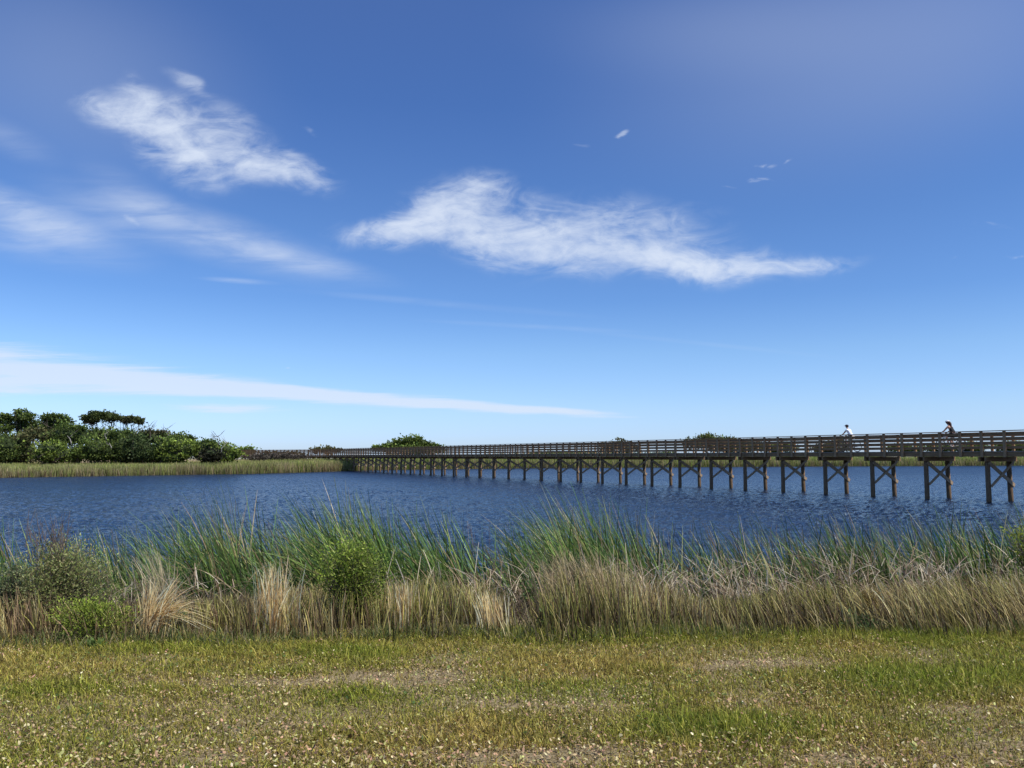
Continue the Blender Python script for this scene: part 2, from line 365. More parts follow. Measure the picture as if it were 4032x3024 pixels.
def scatter(n, x0, x1, y0, y1): return R.uniform(x0, x1, n), R.uniform(y0, y1, n)

# ---------------------------------------------------------------- lawn
def gauss(X, Y, cx, cy, rx, ry): return np.exp(-((X-cx)/rx)**2-((Y-cy)/ry)**2)
def gpt(x, y):                                # ground point under a pixel of the photograph
    a, c, s = ray(x, y); t_ = (LZ-EYE)/(s/c); return a/c*t_, t_
bare = [(1750,2990,.7,.16,.75), (2250,3000,.4,.1,.6), (3900,2790,.5,.10,.6), (1600,2660,.55,.16,.9), (1250,2690,.6,.15,.6), (2150,2960,.3,.1,.9), (2380,2660,.5,.13,.5), (3000,2620,.6,.16,.8), (2600,2950,.3,.1,.5), (700,2680,.5,.15,.6), (1750,2890,.4,.12,.4), (2050,2780,.4,.08,.4), (3550,2700,.1,.1,.2), (3300,2990,.3,.1,.5), (900,2990,.3,.1,.4)]
lush = [(3750,2680,1.1,.32,1.0), (2750,2890,.9,.28,.9), (3300,2500,2.2,.25,.5), (2560,2640,.3,.15,.9), (1150,2660,.2,.12,.8), (3000,2850,.7,.22,.7), (1300,2900,.4,.14,.6), (1380,2740,.4,.1,.5), (300,2720,.9,.2,.5), (2150,2510,1.6,.3,.6), (3500,2520,1.6,.25,.7), (900,2560,1.2,.2,.7), (1350,2580,.5,.2,.5)]
def barev(X, Y):
    v_ = sum(s*gauss(X, Y, *gpt(x, y), rx, ry) for x, y, rx, ry, s in bare); return v_
def lushv(X, Y): return sum(s*gauss(X, Y, *gpt(x, y), rx, ry) for x, y, rx, ry, s in lush)
X, Y = scatter(700000, -6.6, 6.6, 3.7, 8.0)
keep = (np.abs(X) < .5+.68*Y) & (Y < edgeY(X)+.4)
X, Y = X[keep], Y[keep]
nb = noise2(X, Y, .55, 21, 4); bv = barev(X, Y); lv = lushv(X, Y)
cov = np.clip(.62+1.3*(nb-.45)-.85*bv+.5*lv, .10, 1)
keep = R.random(len(X)) < cov; X, Y, nb, bv, lv = X[keep], Y[keep], nb[keep], bv[keep], lv[keep]
n = len(X)
h = R.uniform(.014, .055, n)*(1+.7*lv+.5*(nb-.5)); h *= np.where(R.random(n) < .03, 2.0, 1)
green = np.clip(.36+1.6*(noise2(X+30, Y, .8, 9, 3)-.5)+.62*lv-.8*bv+R.normal(0, .28, n)+.07, 0, 1)[:, None]
dry = pal([(.54,.45,.13),(.44,.32,.11),(.68,.58,.24),(.30,.19,.07),(.40,.36,.09)], n, [3,3,2,2,3]); grn = pal([(.23,.29,.038),(.32,.36,.055),(.15,.22,.032),(.46,.45,.10)], n, [3,3,2,2])
ct = (dry*(1-green)+grn*green)*1.16*R.choice([.36, .95, 1.3], (n, 1))*np.array([1.04, 1.0, .80])
az = R.uniform(0, math.pi, n); la = R.uniform(0, 2*math.pi, n); lm = R.uniform(.1, 1.3, n)
base = np.stack([X, Y, ground_z(X, Y)-.004], -1)
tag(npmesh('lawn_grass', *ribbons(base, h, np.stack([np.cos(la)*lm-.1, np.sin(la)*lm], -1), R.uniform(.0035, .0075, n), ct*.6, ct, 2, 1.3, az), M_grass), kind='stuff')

# flat leaves, leaf litter and small broad-leaved weeds in the lawn
def flakes(X, Y, Z, size, col, tilt=.5, asp=.6):
    n = len(X); az = R.uniform(0, 2*math.pi, n); tx = R.normal(0, tilt, n); ty = R.normal(0, tilt, n)
    a = np.stack([np.cos(az), np.sin(az), tx], -1)*size[:, None]; b_ = np.stack([-np.sin(az), np.cos(az), ty], -1)*size[:, None]*asp
    P = np.stack([X, Y, Z], -1)[:, None, :]
    V = np.concatenate([P-a[:,None], P-.35*a[:,None]+b_[:,None], P+.45*a[:,None]+b_[:,None]*.9, P+a[:,None], P+.45*a[:,None]-b_[:,None]*.9, P-.35*a[:,None]-b_[:,None]], 1)
    V[:, (0, 3), 2] += size[:, None]*.15
    Q = np.arange(n*6).reshape(n, 6)
    return V.reshape(-1, 3), Q, np.repeat(col, 6, 0)
X, Y = scatter(95000, -6.6, 6.6, 3.7, 7.6); keep = (np.abs(X) < 1+.72*Y) & (Y < edgeY(X)+.1)
dn = noise2(X, Y, .4, 33, 3)+.3*barev(X, Y)+.30*(5.4-Y)/2.5
keep &= R.random(len(X)) < np.clip((dn-.25)*1.9, .10, 1)
X, Y = X[keep], Y[keep]; n = len(X)
lc = pal([(.60,.52,.28),(.44,.33,.17),(.44,.27,.16),(.50,.28,.18),(.76,.66,.46),(.46,.46,.16),(.12,.075,.045)], n, [2.2,5.5,6,1.6,.45,5,5])
sz = R.uniform(.003, .010, n)*np.where(R.random(n) < .015, 1.8, 1)*(1+.3*np.clip((5.3-Y)/1, 0, 1))
tag(npmesh('leaf_litter', *flakes(X, Y, ground_z(X, Y)+R.uniform(.008, .045, n), sz, lc, .45, .55), M_litter), kind='stuff')
X, Y = scatter(15000, -8, 8, 2.6, 7.7); keep = (np.abs(X) < 1+.72*Y); X, Y = X[keep], Y[keep]
keep = R.random(len(X)) < np.clip((noise2(X, Y, .3, 44, 3)-.45)*5-.8*barev(X, Y), 0.02, 1); X, Y = X[keep], Y[keep]; n = len(X)
lc = pal([(.11,.17,.045),(.17,.23,.06),(.08,.13,.035),(.26,.29,.10)], n)
tag(npmesh('lawn_clover', *flakes(X, Y, ground_z(X, Y)+R.uniform(.008, .035, n), R.uniform(.006, .014, n), lc, .4, .85), M_shrub), kind='stuff')

# ---------------------------------------------------------------- the tall grass belt
PX = np.array([-900,0,250,500,800,1100,1300,1500,1700,1900,2020,2120,2250,2450,2600,2700,2900,3200,3500,3800,4032,4900])
TOP = np.array([2290,2290,2330,2370,2350,2310,2290,2270,2250,2275,2330,2340,2190,2205,2260,2330,2340,2270,2270,2240,2230,2230])   # y of grass tops in the photograph
def bladeheight(X, Y, tops=TOP):
    px = 2016+X/Y*F*1.004; yt = np.interp(px, PX, tops)
    a = (px-2016)/F; b_ = (1512-yt)/F
    z = EYE+Y*(math.sin(PITCH)+b_*math.cos(PITCH))/(math.cos(PITCH)-b_*math.sin(PITCH))
    return z-ground_z(X, Y), px
n = 52000
X, Y = scatter(n, -8.6, 8.6, 7.2, 10.6); Y = 7.1+(Y-7.2)*1.0
keep = Y > edgeY(X)-.05+.12*R.normal(size=n); X, Y = X[keep], Y[keep]
cl = noise2(X, Y, .32, 61, 3); cl2 = noise2(X, Y, 1.1, 62, 2)
hb, px = bladeheight(X, Y)
keep = R.random(len(X)) < np.clip(.30+2.4*(cl-.34)-.75*np.exp(-((px-2050)/70)**2), .1, 1); keep &= hb > .12
X, Y, cl, cl2, hb, px = [q[keep] for q in (X, Y, cl, cl2, hb, px)]; n = len(X)
h = hb*R.beta(2.8, 1.7, n)*1.0*(.78+.45*cl)+.03
h *= 1-.35*np.exp(-((Y-edgeY(X))/.12)**2)
right = sstep(2500, 3300, px); lf = 1-sstep(300, 900, px)
leanx = R.normal(-.06, .16, n)-.34*right*R.uniform(.5, 1.3, n)+.10*(cl2-.5)-.12*lf+.32*(noise2(X, Y, .45, 95, 2)-.5); leany = R.normal(-.05, .16, n)
tan = pal([(.86,.66,.29),(.98,.80,.42),(.64,.46,.19),(.80,.61,.26)], n); oli = pal([(.45,.43,.10),(.58,.52,.14),(.29,.31,.065)], n); brn = pal([(.20,.125,.065),(.32,.20,.105),(.44,.30,.17)], n)
mixv = np.clip(.42+2.4*(noise2(X+9, Y, .55, 71, 2)-.5)+.12*right+.35*lf+R.normal(0, .28, n), 0, 1)[:, None]
ct = tan*(1-mixv)+oli*mixv
bz = (R.random(n) < .24+.3*lf)[:, None]; ct = np.where(bz, brn, ct)
ct *= (.50+1.05*noise2(X+3, Y+9, .35, 88, 3))[:, None]*R.choice([.30, .75, 1.1, 1.5], (n, 1), p=[.24, .26, .32, .18])
cb_ = ct*.24*R.uniform(.4, 1.2, (n, 1))  # shade low in the grass put into the blade colour
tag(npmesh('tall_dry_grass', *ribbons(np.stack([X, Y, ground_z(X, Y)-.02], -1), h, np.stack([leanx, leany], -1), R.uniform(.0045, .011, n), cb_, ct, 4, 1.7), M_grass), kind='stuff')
# ragged low weeds along the lawn edge
n = 9000; X = R.uniform(-8, 8, n); Y = edgeY(X)+R.normal(.05, .10, n); h = R.uniform(.04, .16, n)*(.5+noise2(X, Y, .5, 12, 2))
ct = pal([(.14,.19,.05),(.20,.23,.07),(.34,.27,.14),(.10,.14,.04)], n)
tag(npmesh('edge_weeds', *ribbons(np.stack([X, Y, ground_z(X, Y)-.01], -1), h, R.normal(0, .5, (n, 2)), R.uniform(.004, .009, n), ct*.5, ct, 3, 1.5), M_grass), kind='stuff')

# ---------------------------------------------------------------- green reeds
RT = [(-900,2060),(0,2020),(180,2110),(420,2110),(700,2100),(800,1985),(1000,2010),(1160,2080),(1300,2040),(1400,1985),(1650,2000),(1850,2060),(2020,2110),(2150,2060),(2270,1990),(2420,2010),(2560,2070),(2800,2060),(3000,2085),(3200,2070),(3450,2070),(3700,2060),(3900,2040),(4032,2040),(4900,2040)]
RTx, RTy = np.array(RT).T
RD = [(-900,.7),(0,.55),(200,.35),(420,.5),(640,.5),(780,.9),(950,1.),(1150,.9),(1300,.8),(1450,1.),(1650,1.),(1850,.65),(1980,.35),(2080,.28),(2180,.6),(2330,.9),(2480,.7),(2700,.7),(3000,.75),(3300,.8),(3700,.8),(4032,.85),(4900,.8)]
RDx, RDy = np.array(RD).T
def reedbed(n, y0, y1, x0=-11.5, x1=11.5, dens=None):
    X, Y = scatter(n, x0, x1, y0, y1)
    px = 2016+X/Y*F; cl = noise2(X, Y, .6, 81, 3)
    keep = R.random(len(X)) < np.clip(np.interp(px, RDx, RDy)*(.22+3.2*(cl-.36)), .015, 1)*(1-.25*sstep(2450, 2800, px))
    X, Y, px, cl = X[keep], Y[keep], px[keep], cl[keep]; n = len(X)
    b_ = (1512-np.interp(px, RTx, RTy))/F
    zt = EYE+Y*(math.sin(PITCH)+b_*math.cos(PITCH))/(math.cos(PITCH)-b_*math.sin(PITCH))
    gz = ground_z(X, Y); full = np.clip(zt-gz, .3, 2.6)
    h = full*(1-.66*R.beta(1.2, 1.5, n))*(.84+.56*cl)*(1-.03*sstep(2450, 2800, px))
    return X, Y, gz, h, px, cl
X, Y, gz, h, px, cl = reedbed(47000, 10.2, 14.4)
n = len(X)
lx = -.10-R.gamma(3.2, .13, n)*(.75+.35*(px < 1900)); lx += R.normal(.04, .10, n)+.45*(noise2(X, Y, .5, 84, 2)-.5); ly = R.normal(0, .16, n)
ct = pal([(.13,.24,.045),(.21,.33,.07),(.08,.17,.045),(.32,.40,.10),(.48,.46,.15)], n, [4,4,3,2,1])
ct *= (1-.15*sstep(2300, 2800, px))[:, None]*R.choice([.38, .75, 1.2], (n, 1)); dryb = (R.random(n) < .11+.10*sstep(2300, 2800, px))[:, None]; ct = np.where(dryb, pal([(.56,.44,.24),(.36,.25,.13),(.50,.46,.2)], n), ct)
tag(npmesh('green_reeds', *ribbons(np.stack([X, Y, gz-.05], -1), h, np.stack([lx, ly], -1), R.uniform(.014, .028, n)*(1+.15*sstep(2300, 2800, px)), ct*.30, ct, 7, 1.9, None, .92, droop=np.clip(-lx-.35, 0, .5)*.5), M_reed), kind='stuff')  # blade feet coloured darker to stand for shade inside the reed bed
# dense clumps of reeds bent by the wind: countable clumps
for (px_, top, wpx, cnt, bend, lab) in [
    (1050,1970,120,420,1.0,'tall windswept green reed clump arching furthest left over the water, behind the upright straw tuft'),
    (1520,2000,150,260,.42,'thick green reed clump standing behind and right of the round green shrub'),
    (1780,2010,110,170,.40,'green reed clump standing behind the pale grass, second right from the round shrub'),
    (2390,1985,110,220,.48,'tall green reed clump rising behind the blond grass tuft near the middle of the bank'),
    (130,2060,120,140,.70,'yellow green reed clump leaning left behind the big twiggy shrub')]:
    Yc = 11.3; pc = at(px_, 2300, Yc); n = cnt; zt = at(px_, top, Yc).z
    X = pc.x+R.normal(0, wpx/F*Yc*.5, n)+.12; Y = Yc+R.normal(0, .28, n); gz = ground_z(X, Y)
    h = (zt-gz)*(1.16-.55*R.beta(1.2, 1.7, n)); lx = -np.abs(R.normal(bend*1.15, .16, n)); ly = R.normal(0, .12, n)
    ct = pal([(.13,.23,.045),(.20,.31,.06),(.08,.16,.045),(.32,.38,.10),(.46,.43,.15)], n, [4,4,4,3,1])*R.choice([.6,1,1.2],(n,1))
    o = npmesh('reed_clump', *ribbons(np.stack([X-pc.x, Y-Yc, gz-.05], -1), h, np.stack([lx, ly], -1), R.uniform(.015, .028, n), ct*.30, ct, 8, 1.9, None, .92, droop=np.clip(-lx-.3, 0, .6)*.4), M_reed)  # shade in the clump painted as darker blade feet
    o.location = (pc.x, Yc, 0); tag(o, lab, 'reed clump', 'reed clumps along the near bank')
# thin brown stalks standing above the reeds
n = 420; X, Y = scatter(n, -9, 9, 10.6, 14); gz = ground_z(X, Y); b_ = (1512-np.interp(2016+X/Y*F, RTx, RTy))/F
h = (EYE+Y*(np.sin(PITCH)+b_*np.cos(PITCH))/(np.cos(PITCH)-b_*np.sin(PITCH))-gz)*R.uniform(.7, 1.08, n)
ct = pal([(.20,.14,.10),(.36,.27,.18),(.12,.09,.06)], n)
tag(npmesh('dry_reed_stalks', *ribbons(np.stack([X, Y, gz], -1), h, np.stack([R.normal(-.08, .08, n), R.normal(0, .06, n)], -1), R.uniform(.005, .008, n), ct, ct, 4, 1.3, None, .4), M_reed), kind='stuff')
# broken dead reeds: crossed tan sticks between grass and reeds
n = 24000; X, Y = scatter(n, -9.5, 9.5, 9.0, 11.2); px = 2016+X/Y*F
wgt = np.interp(px, [-900,0,400,520,640,1000,1300,1450,1600,1900,2000,2100,2350,2600,2900,3100,3300,4032,4900], [.2,.2,.3,.8,.4,.15,.1,.35,.5,.4,.6,.5,.5,.9,1,.5,.8,1,1])
keep = R.random(n) < wgt*np.clip(.2+2.2*(noise2(X, Y, .4, 93, 2)-.3), 0, 1); X, Y, px = X[keep], Y[keep], px[keep]; n = len(X)
gz = ground_z(X, Y); la = R.uniform(0, 2*math.pi, n); lm = R.gamma(2.2, .5, n)
hz = R.uniform(.12, .75, n)
ct = pal([(.74,.62,.42),(.60,.46,.30),(.40,.28,.18),(.20,.13,.09),(.82,.72,.54)], n, [3,3,3,3,2])
bz_ = gz+R.uniform(0, .50, n)*np.interp(px, [0,2500,3300,4032], [.8,1,1.15,1.2])
V1 = ribbons(np.stack([X, Y, bz_], -1), hz*.48, np.stack([np.cos(la)*lm-.1, np.sin(la)*lm*.5], -1), R.uniform(.005, .012, n), ct*.8, ct, 3, 1.1, None, .5)
tag(npmesh('dead_reed_debris', *V1, M_grass), kind='stuff')
# dark matted understory so that the belt is dense
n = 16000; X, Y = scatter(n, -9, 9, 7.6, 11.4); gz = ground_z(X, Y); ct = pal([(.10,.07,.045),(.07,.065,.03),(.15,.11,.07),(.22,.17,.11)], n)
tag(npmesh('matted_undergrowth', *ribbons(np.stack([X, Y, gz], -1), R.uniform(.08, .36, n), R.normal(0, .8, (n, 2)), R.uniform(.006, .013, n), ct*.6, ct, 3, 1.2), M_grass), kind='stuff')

# ---------------------------------------------------------------- single grass tufts one can point at
def tuft(name, px_, py, Y_, top, cnt, spread, lean, sig, cols, lab, cat, wd=(.007,.013), seg=6, curl=2.2):
    pc = at(px_, py, Y_); X = pc.x+R.normal(0, spread, cnt); Y = Y_+R.normal(0, spread*.6, cnt); gz = ground_z(X, Y)
    zt = at(px_, top, Y_).z; h = (zt-gz)*(1.12-.5*R.beta(1.2, 2., cnt))
    ct = pal(cols, cnt)
    lx = R.normal(lean, sig, cnt)
    o = npmesh(name, *ribbons(np.stack([X-pc.x, Y-Y_, gz-.02], -1), h, np.stack([lx, R.normal(-.05, sig*.7, cnt)], -1), R.uniform(*wd, cnt), ct*.6, ct, seg, curl, droop=np.clip(np.abs(lx)-.3, 0, .6)*.5), M_grass)
    o.location = (pc.x, Y_, 0); return tag(o, lab, cat, 'straw coloured grass tufts on the near bank')
STR = [(1.,.80,.42),(.95,.72,.36),(1.,.92,.62),(.60,.38,.17)]
tuft('straw_tuft', 600, 2500, 7.32, 2255, 190, .06, .62, .20, STR, 'bright straw tuft bent over to the right, beside the low leafy shrub', 'grass tuft', (.008,.015))
tuft('straw_tuft', 580, 2500, 7.3, 2280, 60, .03, .05, .10, STR, 'narrow upright pinkish straw tuft left of the bent straw tuft', 'grass tuft')
tuft('straw_tuft', 1070, 2480, 7.45, 2225, 130, .08, .03, .15, STR, 'upright straw tuft with pale tips left of the round green shrub', 'grass tuft')
tuft('straw_tuft', 640, 2380, 9.6, 2160, 90, .06, -.22, .12, [(.55,.52,.28),(.66,.56,.36)], 'pale arching tuft rising behind the bent straw tuft', 'grass tuft')
tuft('straw_tuft', 2300, 2440, 8.3, 2175, 380, .22, -.20, .15, [(.52,.40,.22),(.60,.47,.27),(.42,.34,.16)], 'tall blond grass tuft standing above its neighbours near the middle', 'grass tuft')
tuft('straw_tuft', 1940, 2490, 7.5, 2330, 120, .06, -.14, .07, STR, 'tan grass tuft at the gap in the grass belt', 'grass tuft')
tuft('straw_tuft', 1590, 2470, 7.7, 2290, 150, .07, .0, .08, STR, 'slim pale tuft just right of the round green shrub', 'grass tuft')

# ---------------------------------------------------------------- shrubs
def leafcloud(pts, nrm, size, col, asp=.42, jit=.8):
    """pointed leaves (4 corners, folded) at pts"""
    n = len(pts); d = nrm+R.normal(0, jit, (n, 3)); d /= np.linalg.norm(d, axis=1)[:, None]+1e-6
    r = R.normal(size=(n, 3)); s = np.cross(d, r); s /= np.linalg.norm(s, axis=1)[:, None]+1e-6
    L_ = size[:, None]; P = pts
    V = np.stack([P, P+d*L_*.5+s*L_*asp*.5, P+d*L_, P+d*L_*.5-s*L_*asp*.5], 1).reshape(-1, 3)
    return V, np.arange(n*4).reshape(n, 4), np.repeat(col, 4, 0)
def shrub(name, c, rx, rz, nstem, nleaf, size, cols, lab, cat, stemmat=M_bark, base=None, shape=1.0, ry=None, dark=.45, extra=None, hollow=.25, group=None):
    """c: centre of the leafy mass; base: foot on the ground"""
    c = Vector(c); ry = ry or rx; base = Vector(base) if base else Vector((c.x, c.y, float(ground_z(c.x, c.y))-.02))
    root = empty(name, base); tag(root, lab, cat, group)
    mb = MB(); tips = []; la_ = [(R.uniform(0, 6.28), R.uniform(-.3, 1.2), R.uniform(.6, 1.4)) for _ in range(9)]
    for i in range(nstem):
        a = R.uniform(0, 2*math.pi); e_ = R.uniform(-.5, 1.0)*math.pi/2; q = R.uniform(.55, 1.0)
        wts = [math.exp(-((math.cos(a)-math.cos(b__[0]))**2+(math.sin(a)-math.sin(b__[0]))**2+(e_-b__[1])**2)/.22) for b__ in la_]; q *= (.8*.4+sum(w*b__[2] for w, b__ in zip(wts, la_)))/(.4+sum(wts))
        tip = c+Vector((math.cos(a)*math.cos(e_)*rx*q, math.sin(a)*math.cos(e_)*ry*q, math.sin(e_)*rz*q))-base
        mid = Vector((tip.x*.35, tip.y*.35, tip.z*.5)); sway = Vector(R.normal(0, rx*.06, 3))
        mb.tube([(tip.x*.04, tip.y*.04, 0), mid+sway, tip*.8+sway*.5+Vector((0,0,tip.z*.02)), tip], [size*.22, size*.15, size*.09, size*.04], 5, False); tips.append((mid, tip))
    mb.build('stem', stemmat, root, smooth=True)
    ti = R.integers(0, nstem, nleaf); tf = R.uniform(.15, 1.05, nleaf)
    A = np.array([t_[0] for t_ in tips])[ti]; B = np.array([t_[1] for t_ in tips])[ti]
    P = A*(1-tf[:, None])+B*tf[:, None]+R.normal(0, 1, (nleaf, 3))*np.array([rx, ry, rz])*.12
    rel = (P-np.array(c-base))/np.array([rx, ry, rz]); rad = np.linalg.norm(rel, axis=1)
    sh = np.clip(dark+(1-dark)*(rad*.65+.35*rel[:, 2]+.05), dark*.6, 1.15)[:, None]  # self-shade put into leaf colour: darker inside and low down
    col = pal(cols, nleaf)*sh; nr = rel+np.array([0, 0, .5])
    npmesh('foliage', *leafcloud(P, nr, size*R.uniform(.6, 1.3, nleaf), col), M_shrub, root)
    return root
YG = [(.28,.40,.05),(.38,.48,.07),(.20,.31,.04),(.48,.54,.12)]
c = at(1395,2262,7.9); shrub('round_shrub', c, .43, .38, 150, 10500, .028, YG, 'rounded bright green leafy shrub standing in the tall grass', 'shrub', dark=.14)
c = at(370,2440,7.35); shrub('low_shrub', c, .40, .21, 90, 6000, .025, [(.36,.46,.06),(.46,.54,.09),(.24,.33,.045)], 'low spreading yellow green shrub at the lawn edge in front of the twiggy shrub', 'shrub', dark=.28)
c = at(235,2330,8.2); o = shrub('twiggy_shrub', c, .68, .56, 240, 15500, .028, [(.34,.39,.12),(.25,.30,.08),(.46,.47,.20),(.34,.28,.13)], 'big greyish olive twiggy shrub at the left end of the bank', 'shrub', dark=.4)
# feathery brown top of the twiggy shrub
tp = at(215,2060,8.2)-o.location; mb = MB()
for i in range(60):
    a = Vector((tp.x+R.normal(0,.10), R.normal(0,.08), tp.z-R.uniform(.15,.45))); b_ = a+Vector((R.normal(-.01,.09), R.normal(0,.05), R.uniform(.15,.36)))
    mb.tube([a, (a+b_)/2+Vector(R.normal(0,.015,3)), b_], [.0035,.0025,.0015], 4, False)
mb.build('bare_twigs', solid('twig_brown', (.09,.065,.05), (.20,.155,.125), 20, .8), o)
c = at(60,2290,7.9); shrub('leafy_bush', c, .24, .22, 50, 1800, .03, [(.14,.20,.07),(.22,.27,.11),(.30,.33,.18)], 'small leafy bush with pale leaf undersides at the left picture edge', 'shrub')
c = at(4020,2150,8.8); shrub('yellow_shrub', c, .16, .26, 35, 900, .042, [(.36,.42,.05),(.46,.48,.08),(.24,.32,.05)], 'yellow green leafy shrub at the right picture edge', 'shrub', base=(c.x+.3, 8.8, float(ground_z(c.x+.3, 8.8))))
c = at(2275,2300,8.2); shrub('wispy_shrub', c, .13, .30, 45, 1500, .018, [(.10,.14,.06),(.14,.17,.075)], 'dark wispy shrub growing into the tall blond grass', 'shrub')
c = at(2085,2320,9.0); shrub('broadleaf_weed', c, .14, .14, 14, 220, .055, [(.13,.24,.06),(.19,.30,.08)], 'small broad leaved green weed in the gap of the grass belt', 'weed')
c = at(2160,2420,7.6); shrub('broadleaf_weed', c, .13, .13, 14, 170, .04, [(.14,.22,.06),(.22,.28,.09)], 'green weed at the foot of the grass, right of the gap', 'weed')
c = at(3420,2350,8.3); shrub('goldenrod', c, .17, .09, 30, 1100, .016, [(.50,.33,.04),(.38,.27,.05),(.28,.22,.06)], 'golden yellow seed heads in the leaning grass on the right', 'flower')
c = at(3390,2455,7.7); shrub('broadleaf_weed', c, .22, .08, 24, 420, .04, [(.10,.16,.05),(.15,.22,.07)], 'low dark leafy weed at the foot of the leaning grass on the right', 'weed')
c = at(3300,2235,9.8); shrub('yellow_sprig', c, .12, .07, 16, 260, .03, [(.32,.33,.06),(.24,.27,.06)], 'olive yellow sprig standing just before the reeds on the right', 'weed')
c = at(700,2440,7.5); shrub('broadleaf_weed', c, .10, .10, 12, 160, .035, [(.12,.18,.05)], 'dark green weed growing through the foot of the bent straw tuft', 'weed')
c = at(370,2545,7.0); shrub('rosette_weed', c, .07, .035, 14, 70, .05, [(.22,.32,.08)], 'spiky green rosette weed on the lawn below the low shrub', 'weed')

# ---------------------------------------------------------------- far reeds
def farreeds(name, n, xr, d0, d1, hr, wr, cols, w, dark=.6):
    X = R.uniform(*xr, n); ys = np.interp(X, SX, SY); Y = ys+d0+(d1-d0)*R.random(n)**1.5
    cl = noise2(X, Y, 3, 55, 4); h = R.uniform(*hr, n)*(.75+.5*cl)*np.interp(X, [-110,-58,-36,-30], [.66,.68,.95,1.0])
    gz = ground_z(X, Y); ct = pal(cols, n, w)*(.6+.8*cl)[:, None]; br_ = sstep(.48, .66, noise2(X, Y*1.5, 7, 57, 3))[:, None]*(.42 if 'left' in name else .12); ct = ct*(1-br_)+np.array([.36,.26,.16])*br_*(.7+.6*R.random((n, 1)))
    front = (Y-ys < .9)[:, None]; ct = np.where(front & (R.random((n, 1)) < .45), pal([(.42,.33,.18),(.50,.40,.24),(.24,.16,.09)], n), ct)
    base = np.stack([X, Y, gz-.1], -1)
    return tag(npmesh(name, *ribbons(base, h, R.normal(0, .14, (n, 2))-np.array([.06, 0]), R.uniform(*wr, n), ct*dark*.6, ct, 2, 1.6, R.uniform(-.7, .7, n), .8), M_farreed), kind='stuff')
farreeds('left_bank_reeds', 90000, (-110,-24), -.4, 34, (1.15,1.7), (.03,.075), [(.34,.38,.10),(.43,.45,.14),(.25,.31,.08),(.48,.40,.20)], [4,3,3,2])
farreeds('far_bank_reeds', 45000, (-27,175), -.6, 16, (1.7,2.4), (.05,.11), [(.28,.36,.07),(.38,.44,.11),(.20,.28,.05),(.46,.40,.18)], [4,3,3,1.5])
n = 26000; X = R.uniform(-60, 230, n); Y = np.interp(X, SX, SY)+R.uniform(14, 80, n); k_ = noise2(X, Y, 14, 77, 3) > .50; X, Y = X[k_], Y[k_]; n = len(X)
ct = pal([(.10,.14,.04),(.16,.19,.06),(.24,.22,.10),(.07,.10,.03)], n)
tag(npmesh('dune_scrub', *ribbons(np.stack([X, Y, ground_z(X, Y)-.1], -1), R.uniform(.4, 1.3, n), R.normal(0, .5, (n, 2)), R.uniform(.15, .4, n), ct*.6, ct, 2, 1.2), M_farreed), kind='stuff')

# ---------------------------------------------------------------- trees far off
def crown(root, lobes, size, cols, dens, Y, dark=.45, flat=.0):
    """lobes: (offset vector, rx, ry, rz) relative to root"""
    parts = []
    for off, rx, ry, rz in lobes:
        area = rx*(rz+.35*rx)*.75; ncl = max(16, int(dens*area)); npc = 30
        d = R.normal(size=(ncl, 3)); d /= np.linalg.norm(d, axis=1)[:, None]; d[:, 1] = -np.abs(d[:, 1])*R.choice([1, 1, 1, -1], ncl)
        if flat: d[:, 2] = np.abs(d[:, 2])*R.choice([1, 1, 1, -.5], ncl)
        q = R.uniform(.55, 1.02, ncl)[:, None]
        cc = np.array(off)+d*q*np.array([rx, ry, rz]); cs = R.uniform(.5, 1.3, ncl)*(.17*math.sqrt(rx*rz)+.16)
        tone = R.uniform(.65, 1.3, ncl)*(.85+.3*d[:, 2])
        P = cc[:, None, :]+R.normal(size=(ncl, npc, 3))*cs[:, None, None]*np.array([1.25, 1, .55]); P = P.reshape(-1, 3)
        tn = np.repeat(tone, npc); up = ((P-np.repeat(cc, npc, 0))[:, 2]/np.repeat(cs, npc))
        col = pal(cols, len(P))*(tn*np.clip(.8+.28*up, dark, 1.3))[:, None]  # crown shading put into leaf colour: clump tops lighter, undersides darker
        nr = (P-np.array(off))/np.array([rx, ry, rz])+np.array([0, 0, .6])
        parts.append(leafcloud(P, nr, size*R.uniform(.6, 1.4, len(P)), col, .75, .9))
    V, Q, c_ = merge(*parts)
    return npmesh('crown', V, Q, c_, M_leaf, root)
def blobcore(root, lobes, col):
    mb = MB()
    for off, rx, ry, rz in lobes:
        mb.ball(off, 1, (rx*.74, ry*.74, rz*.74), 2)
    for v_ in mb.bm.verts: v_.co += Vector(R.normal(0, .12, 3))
    return mb.build('inner_shade_core', M_core, root)
M_core = solid('shaded_foliage', (.02,.03,.01), (.05,.07,.02), 3, .9)  # opaque filler core, the crown's inner shade given as a dark colour
G_DK = [(.12,.17,.038),(.17,.22,.05),(.085,.13,.03)]; G_MD = [(.16,.22,.045),(.21,.27,.06),(.11,.17,.035)]; G_LT = [(.21,.28,.045),(.26,.33,.06),(.15,.22,.04)]; G_BR = [(.13,.13,.05),(.17,.155,.065),(.09,.10,.035)]
def zp(x, y): return x*.452, 1580+y*.452      # from my enlarged strip to photograph pixels
